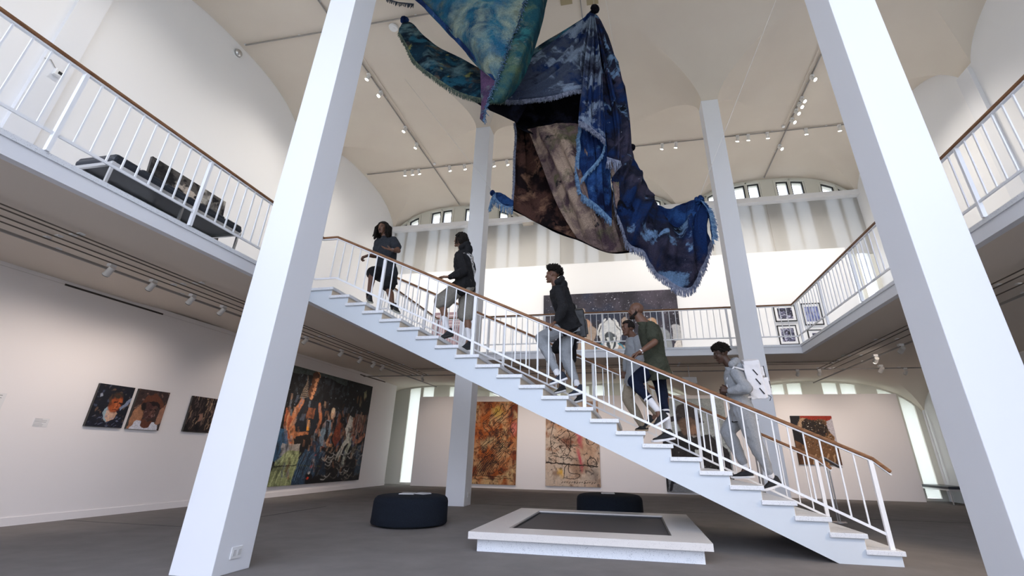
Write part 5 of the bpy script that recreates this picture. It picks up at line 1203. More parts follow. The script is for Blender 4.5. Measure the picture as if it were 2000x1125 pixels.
def features(P, Rm_, s, body, skin, lip):
    e = MB()
    for k in (-1, 1): e.ell(P(.0745, k * .031, .011), (.0095 * s, .0115 * s, .0070 * s), Rm_, 10, 8)
    e.build('eyes', mat('eye_white', (.17, .15, .135), .35), body, smooth='all')
    e = MB()
    for k in (-1, 1): e.ell(P(.0815, k * .031, .011), (.0040 * s, .0056 * s, .0056 * s), Rm_, 8, 6)
    e.build('irises', mat('iris_dark', (.012, .008, .006), .2), body, smooth='all')
    e = MB()
    for k in (-1, 1): e.tube([P(.080, k * .014, .031), P(.086, k * .030, .036), P(.072, k * .050, .030)], [.003 * s, .0045 * s, .002 * s], 6)
    e.build('eyebrows', mat('hair_black', (.012, .010, .009), .85), body)
    e = MB()
    for z, r in ((-.056, .0040), (-.0635, .0048)): e.tube([P(.080, -.022, z + .001), P(.0895, -.010, z), P(.092, 0, z - .001), P(.0895, .010, z), P(.080, .022, z + .001)], [.002 * s, r * s, r * s, r * s, .002 * s], 8)
    e.build('lips', lip, body, smooth='all')
M_HAIR = ramp_mat('hair_coils', [(.3, (.006, .005, .005)), (.7, (.030, .024, .020))], 60, 4, rough=.9, bump=(140, 1, .01))
def hair_blobs(P, s, body, n, size, region, seed, grow=0.0):
    rg = random.Random(seed); mb = MB(); k = 0
    while k < n:
        a, b, z = rg.uniform(-1, 1), rg.uniform(-1, 1), rg.uniform(-1, 1); q = math.sqrt(a * a + b * b + z * z)
        if q < .2: continue
        a, b, z = a / q, b / q, z / q
        if not region(a, b, z): continue
        k += 1; c = P(-.014 + a * (.098 + grow), b * (.078 + grow), .038 + z * (.090 + grow)); r = size * rg.uniform(.6, 1.2) * s
        mb.ell(c, (r, r, r), None, 8, 6)
    return fuse(mb, 'hair', M_HAIR, body, .006, 1)
def curls(P, s, body, n, region, grow, seed, L=.03, nm='curls'):
    rg = random.Random(seed); mb = MB(); k = 0
    while k < n:
        a, b, z = rg.gauss(0, 1), rg.gauss(0, 1), rg.gauss(0, 1); q = math.sqrt(a * a + b * b + z * z); a, b, z = a / q, b / q, z / q
        if not region(a, b, z): continue
        k += 1; g = grow; p0 = P(-.014 + a * (.098 + g), b * (.078 + g), .038 + z * (.090 + g)); g += L * rg.uniform(.5, 1.1); p1 = P(-.014 + a * (.098 + g), b * (.078 + g), .038 + z * (.090 + g))
        j = lambda: V3(rg.uniform(-.010, .010), rg.uniform(-.010, .010), rg.uniform(-.010, .010)) * s
        mb.tube([p0, p0 * .5 + p1 * .5 + j(), p1 + j()], [.0075 * s, .007 * s, .0035 * s], 5)
    return mb.build(nm, M_HAIR, body, smooth='all')
def shoe(parent, heel, toe, up, s, upper, sole_m, lift=.0, side=1):
    heel = Vector(heel); toe = Vector(toe); d = (toe - heel); L = d.length; d.normalize(); up = Vector(up); up = (up - d * up.dot(d)).normalized(); x = d.cross(up)
    so = MB(); n = 10; secs = []
    prof = [(0, .030), (.06, .037), (.2, .038), (.4, .036), (.6, .043), (.78, .048), (.92, .038), (1.0, .014)]
    for z0, z1, m_, nm, k in ((0, .026, sole_m, 'sole', 1.06), ):
        vs = []; m2 = len(prof)
        for z in (z0, z1):
            for sg in (1, -1):
                for (t, w_) in (prof if sg == 1 else prof[::-1]): vs.append(heel + d * t * L + x * w_ * sg * s * k + up * (z + (.012 * max(0, t - .7) / .3)) * s)
        nn = 2 * m2; so.add(vs, [tuple(range(nn - 1, -1, -1)), tuple(range(nn, 2 * nn))] + [(i, (i + 1) % nn, (i + 1) % nn + nn, i + nn) for i in range(nn)])
    mb = MB(); C = lambda t, z, y=0: heel + d * t * L + up * z * s + x * y * s
    rcone(mb, C(.13, .055), C(.16, .095), .036 * s, .040 * s, flat=(x, .95)); rcone(mb, C(.14, .04), C(.5, .045), .040 * s, .040 * s, flat=(up, .9)); rcone(mb, C(.5, .043), C(.82, .036), .042 * s, .036 * s, flat=(up, .62)); rcone(mb, C(.3, .085), C(.62, .05), .036 * s, .034 * s, flat=(up, .7))
    sh = fuse(mb, 'shoe', upper, parent, .006, 4)
    so.build('sole', sole_m, sh, bevel=.004)
    lc = MB()
    for k in range(4): t = .40 + .07 * k; lc.tube([C(t, .082 - .03 * k * .33 - .006, -.022), C(t + .01, .092 - .03 * k * .33, 0), C(t, .082 - .03 * k * .33 - .006, .022)], .0035 * s, 6)
    lc.build('laces', mat('lace_white', (.75, .75, .75), .7), sh)
    return sh
def person(label, J, s, skin, lip, group=None):
    """J: joint dictionary in metres"""
    J = {k: Vector(v) for k, v in J.items()}; mb = MB()
    f = J['face'].normalized(); P, Rm_, l, u = head_mesh(mb, J['head'], f, J.get('up', V3(0, 0, 1)), s)
    neck = J['neck']; ch = (J['shN'] + J['shF']) / 2; hp = (J['hipN'] + J['hipF']) / 2
    rcone(mb, P(-.030, 0, -.050), ch * .45 + neck * .55, .050 * s, .068 * s)
    rcone(mb, P(-.022, 0, -.06), neck, .057 * s, .066 * s)
    lat = (J['shF'] - J['shN']).normalized(); spine = (ch - hp).normalized(); fwd = lat.cross(spine).normalized()
    if fwd.dot(J.get('front', V3(-1, 0, 0))) < 0: fwd = -fwd
    latH = (J['hipF'] - J['hipN']).normalized()
    M = lambda a: hp + (ch - hp) * a
    J['_f'], J['_lat'], J['_latH'], J['_sp'] = fwd, lat, latH, spine
    secs = [(M(-.14), latH, fwd, .13 * s, .10 * s), (M(0), latH, fwd, .165 * s, .115 * s), (M(.3), (lat + latH).normalized(), fwd, .140 * s, .098 * s), (M(.62), lat, fwd, .165 * s, .115 * s), (M(.85), lat, fwd, .185 * s, .118 * s), (M(1.0), lat, fwd, .165 * s, .095 * s), (M(1.0) * .4 + neck * .6, lat, fwd, .08 * s, .07 * s), (neck, lat, fwd, .058 * s, .058 * s)]
    loft(mb, secs)
    for k in 'NF':
        if 'el' + k in J:
            chain(mb, [J['sh' + k], (J['sh' + k] * .5 + J['el' + k] * .5), J['el' + k]], [.060 * s, .052 * s, .039 * s])
            chain(mb, [J['el' + k], J['el' + k] * .65 + J['wr' + k] * .35, J['wr' + k]], [.042 * s, .042 * s, .026 * s])
            hd = J['hd' + k] if 'hd' + k in J else (J['wr' + k] - J['el' + k]).normalized()
            h = J.get('hp' + k, V3(0, 0, -1)); hand(mb, J['wr' + k], hd, h, s * 1.06, float(J['cu' + k].x) if 'cu' + k in J else .45, 1 if J.get('ts' + k, V3(1, 0, 0)).x > 0 else -1)
        chain(mb, [J['hip' + k], J['hip' + k] * .5 + J['kn' + k] * .5, J['kn' + k]], [.092 * s, .080 * s, .056 * s])
        an, kn = J['an' + k], J['kn' + k]; bk = (kn - an).cross(latH).normalized(); bk = bk if bk.dot(fwd) < 0 else -bk
        chain(mb, [kn, kn * .68 + an * .32 + bk * .018 * s, kn * .3 + an * .7, an], [.054 * s, .056 * s, .038 * s, .034 * s])
        rcone(mb, an, J['he' + k] * .4 + J['to' + k] * .6 + V3(0, 0, .03), .034 * s, .022 * s)
    body = fuse(mb, 'person', skin, None, .0062, 2)
    tag(body, label, 'person', group); features(P, Rm_, s, body, skin, lip)
    return body, J, P, Rm_
def garment_top(body, J, s, m, nm, sleeves='short', ease=.018, hem=-.22, wr=.010, neckr=.072, seed=1, mats=None, paint=None, hood=False, flare=0):
    mb = MB(); hp = (J['hipN'] + J['hipF']) / 2; ch = (J['shN'] + J['shF']) / 2; neck = J['neck']; lat, fwd, latH = J['_lat'], J['_f'], J['_latH']; M = lambda a: hp + (ch - hp) * a; e = ease
    loft(mb, [(M(hem), latH, fwd, .165 * s + e + flare, .125 * s + e + flare * .8), (M(hem * .3), latH, fwd, .172 * s + e, .128 * s + e), (M(.3), (lat + latH).normalized(), fwd, .155 * s + e, .112 * s + e), (M(.62), lat, fwd, .170 * s + e, .122 * s + e), (M(.85), lat, fwd, .188 * s + e, .124 * s + e), (M(1.02), lat, fwd, .168 * s + e, .100 * s + e), (M(1.0) * .55 + neck * .45, lat, fwd, .100 * s + e, .085 * s), (neck * .98 + M(1) * .02, lat, fwd, neckr * s, neckr * s)])
    for k in 'NF':
        if hem < -.08: h_ = J['hip' + k]; rcone(mb, h_, h_ * .80 + J['kn' + k] * .20 + latH * 0, .116 * s + e, .110 * s + e)
        if 'el' + k not in J: continue
        sh, el, w_ = J['sh' + k], J['el' + k], J['wr' + k]
        if sleeves == 'short': rcone(mb, sh, sh * .35 + el * .65, .068 * s + e * .6, .064 * s + e)
        else:
            chain(mb, [sh, sh * .5 + el * .5, el], [.066 * s + e * .5, .060 * s + e * .6, .054 * s + e * .7]); chain(mb, [el, el * .5 + w_ * .5, w_ * .96 + el * .04], [.054 * s + e * .7, .048 * s + e * .7, .036 * s + e * .3])
    if hood:
        b = neck - fwd * .075 * s
        for t in range(9):
            a = PI * t / 8; mb.ell(neck - fwd * (.015 + .080 * math.sin(a)) * s + lat * .090 * math.cos(a) * s + V3(0, 0, .03 + .035 * math.sin(a)) * s, (.045 * s, .045 * s, .050 * s), None, 10, 8)
        mb.ell(b - fwd * .035 * s - V3(0, 0, .05) * s, (.07 * s, .09 * s, .10 * s), None, 12, 9)
    return fuse(mb, nm, m, body, .0085, 3, wr, 7, None, seed, mats, paint)
def garment_legs(body, J, s, m, nm='trousers', end=.95, ease=.016, wr=.010, seed=2, ankle=.046, knee=.066, mats=None, paint=None, top=.12):
    mb = MB(); hp = (J['hipN'] + J['hipF']) / 2; ch = (J['shN'] + J['shF']) / 2; latH, fwd = J['_latH'], J['_f']; M = lambda a: hp + (ch - hp) * a; e = ease
    loft(mb, [(M(-.24), latH, fwd, .12 * s + e, .10 * s + e), (M(-.08), latH, fwd, .168 * s + e, .125 * s + e), (M(top), latH, fwd, .160 * s + e, .118 * s + e)])
    for k in 'NF':
        h, kn, an = J['hip' + k], J['kn' + k], J['an' + k]
        if end < .5:
            t = end / .5; p = h + (kn - h) * t; chain(mb, [h, h * .5 + p * .5, p], [.102 * s + e, .100 * s + e, .096 * s + e * 1.6])
        else:
            chain(mb, [h, h * .5 + kn * .5, kn], [.100 * s + e, .090 * s + e, knee * s + e]); t = (end - .5) / .5; p = kn + (an - kn) * t
            chain(mb, [kn, kn * .6 + p * .4, p], [knee * s + e, (knee * .92) * s + e, ankle * s + e * .5])
    return fuse(mb, nm, m, body, .0085, 3, wr, 6.5, None, seed, mats, paint)
def sock(body, kn, an, s, m, up=.34, r=.044):
    mb = MB(); kn, an = Vector(kn), Vector(an); chain(mb, [an + (kn - an) * up, an + (kn - an) * up * .5, an], [r * 1.12 * s, r * s, r * .95 * s]); return fuse(mb, 'sock', m, body, .006, 2, .004, 14)

SK1 = skin_mat('skin_deep', (.062, .030, .019)); SK2 = skin_mat('skin_brown', (.135, .064, .038)); SK3 = skin_mat('skin_mid', (.20, .105, .068))
LP = mat('lip_brown', (.11, .040, .034), .45)
C_HEATHER = ramp_mat('heather_grey_jersey', [(.3, (.235, .25, .27)), (.7, (.34, .355, .375))], 90, 8, bump=(260, .3, .004))
C_BLACK = ramp_mat('black_jersey', [(.3, (.008, .008, .009)), (.7, (.022, .022, .024))], 60, 6, bump=(260, .3, .004))
C_NAVY = ramp_mat('navy_shorts_cloth', [(.3, (.005, .008, .020)), (.7, (.009, .014, .034))], 40, 4, bump=(260, .3, .004))
C_OLIVE = ramp_mat('olive_tee_cloth', [(.3, (.030, .034, .024)), (.7, (.056, .060, .042))], 70, 6, bump=(260, .3, .004))
C_KHAKI = ramp_mat('khaki_cloth', [(.3, (.27, .225, .165)), (.7, (.35, .30, .23))], 50, 5, bump=(260, .3, .004))
C_STONE = ramp_mat('stone_shorts_cloth', [(.3, (.20, .185, .16)), (.7, (.285, .27, .24))], 60, 5, bump=(260, .3, .004))
C_CHAR = ramp_mat('charcoal_tee_cloth', [(.3, (.016, .019, .024)), (.7, (.034, .038, .046))], 60, 6, bump=(260, .3, .004))
C_SOCK = mat('white_sock', (.72, .72, .74), .9, bump=(200, .4, .004)); SH_B = mat('black_shoe_knit', (.012, .013, .016), .7); SH_N = mat('navy_shoe_knit', (.014, .020, .034), .7); SOLE_W = mat('white_foam_sole', (.78, .78, .80), .5); SOLE_B = mat('black_rubber_sole', (.015, .015, .015), .6)

def feet(body, J, s, upper, sole_m, up={}):
    for k in 'NF': shoe(body, J['he' + k], J['to' + k], up.get(k, V3(0, 0, 1)), s * .96, upper, sole_m)
def pts(*a): return a

# ---- 1: walker in pale grey tracksuit
A = [(-1.390,1.220,2.595),(-1.278,1.220,2.406),(-1.259,1.000,2.243),(-1.218,1.420,2.358),(-1.152,0.880,2.014),(-1.394,0.980,1.999),(-1.121,1.550,2.118),(-1.352,1.360,1.993),(-1.216,1.080,1.714),(-1.182,1.340,1.737),(-1.129,1.050,1.282),(-1.431,1.360,1.440),(-0.993,1.050,0.844),(-1.246,1.360,0.937),(-1.146,1.360,0.810),(-1.476,1.360,0.781),(-0.861,1.050,0.731),(-1.156,1.050,0.634)]
J = dict(head=A[0], neck=A[1], shN=A[2], shF=A[3], elN=A[4], wrN=A[5], elF=A[6], wrF=A[7], hipN=A[8], hipF=A[9], knN=A[10], knF=A[11], anN=A[12], anF=A[13], heF=A[14], toF=A[15], heN=A[16], toN=A[17],
         face=(-1, -.05, -.30), hdN=(-.9, .3, .25), hpN=(.1, .9, -.2), hdF=(-.9, -.1, .2), hpF=(.1, -.9, 0), cuN=(1.0, 0, 0), cuF=(1.0, 0, 0), tsN=(-1, 0, 0))
b1, J1, P1, Rm1 = person('young man in a pale grey hooded tracksuit and white backpack, lowest on the stairs', J, 1.13, SK1, LP)
hair_blobs(P1, 1.13, b1, 420, .019, lambda a, b, z: z > -.20 and a < .55 + z * .45 and (a < .30 or z > .30), 1, .014)
curls(P1, 1.13, b1, 620, lambda a, b, z: z > -.15 and a < .50 + z * .45 and (a < .28 or z > .32), .022, 21, .026)
garment_top(b1, J1, 1.13, C_HEATHER, 'hoodie', 'long', .028, -.24, .022, seed=1, hood=True, flare=.015)
hp1 = (J1['hipN'] + J1['hipF']) / 2; ch1 = (J1['shN'] + J1['shF']) / 2; cc = hp1 + (ch1 - hp1) * -.24; mb = MB()
mb.tube([cc + J1['_latH'] * math.cos(t * PI / 12) * .238 + J1['_f'] * math.sin(t * PI / 12) * .182 for t in range(25)], .008, 6); mb.build('hem_band', C_BLACK, b1, smooth='all')
garment_legs(b1, J1, 1.13, C_HEATHER, 'joggers', .93, .032, .022, 2, .040)
for k in 'NF': sock(b1, J1['kn' + k], J1['an' + k], 1.13, C_SOCK, .20)
feet(b1, J1, 1.13, SH_B, SOLE_W, {'N': V3(.25, 0, 1)})
# white backpack (a thing of its own)
bc = (J1['shN'] + J1['shF']) / 2; hpc = (J1['hipN'] + J1['hipF']) / 2; fw, lt, spn = J1['_f'], J1['_lat'], J1['_sp']
BP = empty('backpack', bc - fw * .22, 'white hiking backpack with black straps on the back of the grey-hooded walker', 'backpack')
Rb = Matrix((fw, lt, spn)).transposed(); q0 = bc - fw * .26 - spn * .14; loc0 = Vector(BP.location)
M_BPW = mat('white_ripstop', (.72, .72, .75), .6, bump=(40, .3, .01)); M_BPB = mat('black_webbing', (.015, .015, .02), .7)
def rbox(c, hx, hy, hz, nm, root, v=.010, it=16, wr=.012, sd=4, m=None):
    mb = MB(); mb.obox(c, fw * hx, lt * hy, spn * hz); return fuse(mb, nm, m or M_BPW, root, v, it, wr, 8, None, sd)
rbox(q0 - loc0, .12, .155, .26, 'bag_body', BP)
rbox(q0 - fw * .135 - spn * .09 - loc0, .055, .12, .13, 'front_pocket', BP, .008, 12, .012, 5)
rbox(q0 - fw * .125 + spn * .13 - loc0, .035, .11, .07, 'upper_pocket', BP, .008, 10, .010, 7)
rbox(q0 + spn * .275 - fw * .01 - loc0, .115, .135, .035, 'top_lid', BP, .008, 4, .010, 6)
for k, (z, y, off) in enumerate(((.16, -.10, .165), (.05, -.085, .168), (-.07, -.09, .195), (-.14, -.03, .195), (.13, .03, .165))):
    mb = MB(); a = q0 + spn * (z + .05) + lt * y - fw * off - loc0; b_ = q0 + spn * (z - .06) + lt * (y + .01) - fw * off - loc0; mb.bar(a, b_, .020, .012, up=tuple(fw)); mb.build('black_strap', M_BPB, BP)
for k, (z, x_) in enumerate(((.14, -.02), (.0, -.03), (-.14, -.05))):
    mb = MB(); a = q0 + spn * (z + .04) - lt * .158 + fw * (x_ + .02) - loc0; b_ = q0 + spn * (z - .05) - lt * .160 + fw * (x_ - .03) - loc0; mb.bar(a, b_, .016, .012, up=tuple(lt)); mb.build('side_strap', M_BPB, BP)
for sg in (-1, 1):
    mb = MB(); sh_ = (J1['shN'] if sg < 0 else J1['shF']) * .6 + bc * .4
    mb.tube([sh_ - fw * .15 - loc0 + V3(0, 0, .04), sh_ + V3(0, 0, .10) - loc0, sh_ + fw * .12 - spn * .06 - loc0, sh_ + fw * .155 - spn * .20 - loc0, sh_ - fw * .02 - spn * .36 + lt * sg * .06 - loc0, sh_ - fw * .17 - spn * .36 - loc0], .016, 8); mb.build('shoulder_strap', M_BPW, BP, smooth='all')
mb = MB(); mb.tube([q0 - spn * .2 - fw * .12 - loc0, q0 - spn * .27 - fw * .18 - loc0, q0 - spn * .32 - fw * .15 - loc0], .005, 6); mb.build('drawcord', M_BPB, BP)

# ---- 2: bald man in olive tee
A = [(-2.688,0.600,3.182),(-2.613,0.600,3.012),(-2.484,0.380,2.860),(-2.539,0.800,2.996),(-2.462,0.200,2.592),(-2.685,0.130,2.434),(-2.438,0.480,2.318),(-2.447,0.700,2.366),(-2.796,0.460,2.076),(-2.409,0.680,2.036),(-2.498,0.400,1.676),(-2.359,0.550,1.428),(-2.342,0.400,1.560),(-2.571,0.360,1.416),(-2.286,0.500,1.292),(-2.611,0.460,1.235),(-2.443,0.980,2.736),(-2.632,0.980,2.592)]
J = dict(head=A[0], neck=A[1], shN=A[2], shF=A[3], elN=A[4], wrN=A[5], hipN=A[6], hipF=A[7], knN=A[8], knF=A[9], anN=A[10], anF=A[11], heN=A[12], toN=A[13], heF=A[14], toF=A[15], elF=A[16], wrF=A[17],
         face=(-1, -.1, .05), hdN=(-.85, -.05, -.35), hpN=(0, .1, -1), cuN=(.55, 0, 0), hdF=(-1, 0, -.2), tsN=(1, 0, 0))
b2, J2, P2, Rm2 = person('bald man in an olive t-shirt and navy pants stepping up beside the rail', J, 1.14, SK2, LP)
mb = MB(); mb.ell(P2(.046, 0, -.091), (.050, .050, .031), Rm2, 16, 12); mb.ell(P2(.073, 0, -.100), (.022, .027, .021), Rm2, 12, 9)
for sg in (-1, 1):
    for (a, b, z) in ((.050, .040, -.080), (.034, .050, -.068), (.018, .057, -.054), (.006, .062, -.038), (-.002, .067, -.020)): mb.ell(P2(a, sg * b, z), (.022, .014, .019), Rm2, 10, 8)
mb.ell(P2(.072, -.026, -.055), (.014, .010, .016), Rm2, 8, 6); mb.ell(P2(.072, .026, -.055), (.014, .010, .016), Rm2, 8, 6); mb.ell(P2(.088, 0, -.043), (.012, .030, .008), Rm2, 10, 8); fuse(mb, 'beard', M_HAIR, b2, .005, 2)
garment_top(b2, J2, 1.14, C_OLIVE, 'tshirt', 'short', .030, -.36, .024, seed=3, flare=.035)
garment_legs(b2, J2, 1.14, C_NAVY, 'track_pants', .80, .016, .016, 4, .046, top=-.02)
for k in 'NF':
    sock(b2, J2['kn' + k], J2['an' + k], 1.14, C_SOCK, .30)
    mb = MB(); a = J2['kn' + k] * .42 + J2['an' + k] * .58; d = (J2['an' + k] - J2['kn' + k]).normalized(); mb.tube([a, a + d * .022], .067, 18); mb.build('white_stripe', C_SOCK, b2, smooth=True)
d = (J2['wrN'] - J2['elN']).normalized(); mb = MB(); mb.tube([J2['wrN'] - d * .03, J2['wrN'] - d * .012], .036, 16); mb.build('wristband', C_SOCK, b2, smooth=True)
feet(b2, J2, 1.14, SH_B, SOLE_W, {'N': V3(-.5, 0, .8)})

# ---- 3: young man beyond the bald man
A = [(-2.830,1.500,3.136),(-2.751,1.550,2.999),(-2.671,1.360,2.898),(-2.768,1.760,3.022),(-2.861,1.820,2.723),(-2.931,1.860,2.477),(-2.716,1.420,2.273),(-2.781,1.660,2.311),(-2.915,1.660,1.972),(-2.608,1.400,1.958),(-2.693,1.660,1.548),(-2.467,1.400,1.719),(-2.610,1.660,1.453),(-2.817,1.640,1.435),(-2.484,1.420,1.596),(-2.631,1.400,1.471),(-2.645,1.250,2.588),(-2.710,1.250,2.379)]
J = dict(head=A[0], neck=A[1], shN=A[2], shF=A[3], elF=A[4], wrF=A[5], hipN=A[6], hipF=A[7], knF=A[8], knN=A[9], anF=A[10], anN=A[11], heF=A[12], toF=A[13], heN=A[14], toN=A[15], elN=A[16], wrN=A[17],
         face=(-.85, -.5, -.02), hdF=(-.2, 0, -1), hpF=(0, -.8, 0), cuF=(.5, 0, 0))
b3, J3, P3, Rm3 = person('young man in a light grey sweater and khaki trousers beyond the bald man', J, 1.10, SK2, LP)
hair_blobs(P3, 1.10, b3, 460, .015, lambda a, b, z: z > -.30 and (a < .35 or z > .45), 3, .002)
garment_top(b3, J3, 1.10, C_HEATHER, 'sweater', 'long', .022, -.22, .020, seed=5, neckr=.062)
garment_legs(b3, J3, 1.10, C_KHAKI, 'trousers', .97, .022, .018, 6, .050, top=-.05)
feet(b3, J3, 1.10, SH_B, mat('tan_sole', (.45, .36, .26), .6), {'N': V3(-.4, 0, .8)})

# ---- 4: student in black jacket
A = [(-4.036,0.620,3.880),(-3.974,0.620,3.710),(-3.902,0.420,3.545),(-3.981,0.840,3.713),(-3.806,0.260,3.178),(-3.894,0.140,2.934),(-3.735,0.500,2.985),(-3.787,0.720,3.046),(-4.190,0.460,2.758),(-3.849,0.700,2.539),(-3.924,0.420,2.190),(-3.645,0.620,2.048),(-3.768,0.420,2.112),(-4.042,0.380,2.004),(-3.527,0.580,1.929),(-3.779,0.540,1.866),(-3.908,1.000,3.426),(-3.981,1.000,3.227)]
J = dict(head=A[0], neck=A[1], shN=A[2], shF=A[3], elN=A[4], wrN=A[5], hipN=A[6], hipF=A[7], knN=A[8], knF=A[9], anN=A[10], anF=A[11], heN=A[12], toN=A[13], heF=A[14], toF=A[15], elF=A[16], wrF=A[17],
         face=(-1, .08, .05), hdN=(-.75, -.1, -.45), hpN=(0, .1, -1), cuN=(.6, 0, 0), tsN=(1, 0, 0))
b4, J4, P4, Rm4 = person('tall young man in a black jacket and grey joggers gripping the rail mid-stairs', J, 1.12, SK2, LP)
hair_blobs(P4, 1.12, b4, 360, .016, lambda a, b, z: z > .05 - .25 * (a < -.5) and a < .50 + .3 * z, 5, .012)
curls(P4, 1.12, b4, 620, lambda a, b, z: z > .12 - .25 * (a < -.5) and a < .48 + .3 * z, .018, 22, .044)
rg = random.Random(2); mb = MB()
for k in range(46):
    a, b_ = rg.uniform(-.07, .06), rg.uniform(-.06, .06); p0 = P4(a, b_, .12); v_ = (p0 - P4(0, 0, .03)).normalized(); mb.tube([p0, p0 + v_ * .03 + V3(rg.uniform(-.012, .012), rg.uniform(-.012, .012), .0), p0 + v_ * .05 + V3(rg.uniform(-.02, .02), 0, -.004)], [.008, .007, .004], 5)
mb.build('hair_twists', M_HAIR, b4)
garment_top(b4, J4, 1.12, C_BLACK, 'jacket', 'long', .030, -.13, .024, seed=7, hood=True, flare=.03)
d = (J4['wrN'] - J4['elN']).normalized(); mb = MB(); mb.tube([J4['wrN'] - d * .05, J4['wrN'] - d * .004], [.050, .046], 16); mb.build('shirt_cuff', C_SOCK, b4, smooth=True)
garment_legs(b4, J4, 1.12, C_HEATHER, 'joggers', .92, .024, .022, 8, .040, top=.02)
for k in 'NF': sock(b4, J4['kn' + k], J4['an' + k], 1.12, C_SOCK, .22)
feet(b4, J4, 1.12, SH_N, SOLE_W, {'N': V3(-.35, 0, .9)})

# ---- 5: companion hidden behind him, dark clothes and backpack
A = [(-3.965,1.300,3.804),(-3.910,1.300,3.654),(-3.833,1.120,3.497),(-3.902,1.520,3.645),(-3.802,1.060,3.183),(-3.896,1.080,3.047),(-3.785,1.180,2.996),(-3.841,1.420,3.057),(-4.049,1.200,2.732),(-3.866,1.420,2.559),(-3.981,1.200,2.173),(-3.706,1.400,2.022),(-3.897,1.200,2.040),(-4.091,1.180,1.982),(-3.604,1.380,1.912),(-3.817,1.360,1.845),(-3.869,1.600,3.333),(-3.963,1.580,3.177)]
J = dict(head=A[0], neck=A[1], shN=A[2], shF=A[3], elN=A[4], wrN=A[5], hipN=A[6], hipF=A[7], knN=A[8], knF=A[9], anN=A[10], anF=A[11], heN=A[12], toN=A[13], heF=A[14], toF=A[15], elF=A[16], wrF=A[17], face=(-1, 0, 0))
b5, J5, P5, Rm5 = person('person in black shorts almost hidden behind the young man in the black jacket', J, 1.02, SK1, LP)
hair_blobs(P5, 1.02, b5, 200, .014, lambda a, b, z: z > -.1 and (a < .3 or z > .5), 6, .004)
garment_top(b5, J5, 1.02, C_BLACK, 'tshirt', 'short', .016, -.20, .014, seed=9)
garment_legs(b5, J5, 1.02, C_BLACK, 'shorts', .44, .018, .012, 10)
for k in 'NF': sock(b5, J5['kn' + k], J5['an' + k], 1.02, C_BLACK, .2)
feet(b5, J5, 1.02, SH_B, SOLE_W)
bc = (J5['shN'] + J5['shF']) / 2; fw, lt, spn = J5['_f'], J5['_lat'], J5['_sp']; BQ = empty('backpack', bc - fw * .2, 'black daypack hanging low behind the young man in the black jacket', 'backpack'); l0 = Vector(BQ.location)
c5 = [(-3.665,1.100,3.188)][0]; c5 = Vector(c5)
M_BQ = mat('black_nylon', (.018, .019, .021), .45, bump=(30, .4, .01)); Rq = Matrix((fw, lt, spn)).transposed()
rbox(c5 - l0 - spn * .02, .115, .155, .25, 'bag_body', BQ, .012, 22, .016, 7, M_BQ)
rbox(c5 - fw * .09 - spn * .10 - l0, .055, .12, .13, 'front_pocket', BQ, .010, 12, .010, 8, M_BQ)
mb = MB(); mb.tube([c5 + spn * .22 + fw * .05 - l0, bc + V3(0, 0, .05) - l0, bc + fw * .13 - spn * .1 - l0, c5 + fw * .16 - spn * .15 - l0], .014, 8); mb.build('shoulder_strap', M_BQ, BQ, smooth='all')
mb = MB(); mb.tube([c5 + spn * .25 - fw * .0 + lt * .03 - l0, c5 + spn * .30 - l0, c5 + spn * .25 - lt * .03 - l0], .007, 6); mb.build('grab_loop', mat('grey_webbing', (.3, .3, .28), .7), BQ)

# ---- 6: hooded climber in shorts
A = [(-5.780,0.660,4.703),(-5.725,0.660,4.521),(-5.692,0.460,4.289),(-5.694,0.840,4.484),(-5.542,0.360,3.936),(-5.706,0.170,3.780),(-5.594,0.500,3.755),(-5.601,0.720,3.834),(-5.950,0.460,3.424),(-5.579,0.740,3.235),(-5.785,0.440,2.965),(-5.465,0.660,2.834),(-5.657,0.440,2.840),(-5.850,0.400,2.785),(-5.393,0.620,2.651),(-5.549,0.540,2.621),(-5.613,0.960,4.206),(-5.659,0.920,3.950)]
J = dict(head=A[0], neck=A[1], shN=A[2], shF=A[3], elN=A[4], wrN=A[5], hipN=A[6], hipF=A[7], knN=A[8], knF=A[9], anN=A[10], anF=A[11], heN=A[12], toN=A[13], heF=A[14], toF=A[15], elF=A[16], wrF=A[17],
         face=(-1, .12, .10), hdN=(-1, -.1, .05), hpN=(0, .15, -1), cuN=(.22, 0, 0), front=(-1, .3, 0), tsN=(1, 0, 0))
b6, J6, P6, Rm6 = person('man in a black hoodie with a back print and stone shorts, second from the top', J, 1.12, SK3, LP)
hair_blobs(P6, 1.12, b6, 220, .017, lambda a, b, z: (z > .1 and a < .75) or a < -.0, 8, .004)
rg = random.Random(5); mb = MB()
for k in range(70):
    th = rg.uniform(PI * .42, PI * 1.58); rr = .085 + rg.uniform(0, .03); p0 = P6(-.014 + math.cos(th) * .085, math.sin(th) * .07, .10 - rg.uniform(0, .05)); q1 = P6(-.014 + math.cos(th) * (rr + .02), math.sin(th) * (rr + .01), .02); q2 = P6(-.014 + math.cos(th) * (rr + .02), math.sin(th) * (rr + .012), -.07 - rg.uniform(0, .05))
    mb.tube([p0, q1, q2], [.011, .010, .007], 6)
mb.build('twisted_locks', M_HAIR, b6, smooth='all')
M_PRINT = ramp_mat('hoodie_back_print', [(.42, (.02, .02, .02)), (.47, (.55, .55, .56)), (.54, (.62, .61, .6)), (.60, (.05, .045, .05)), (.66, (.35, .22, .16))], 11, 4)
cb = (J6['shN'] + J6['shF']) / 2; hb = (J6['hipN'] + J6['hipF']) / 2; f6, l6, s6 = J6['_f'], J6['_lat'], J6['_sp']
def prnt(c, n_):
    q = c - cb; z = q.dot(s6); y = q.dot(l6); return 1 if (n_.dot(f6) < -.35 and -.36 < z < -.02 and abs(y) < .15) else 0
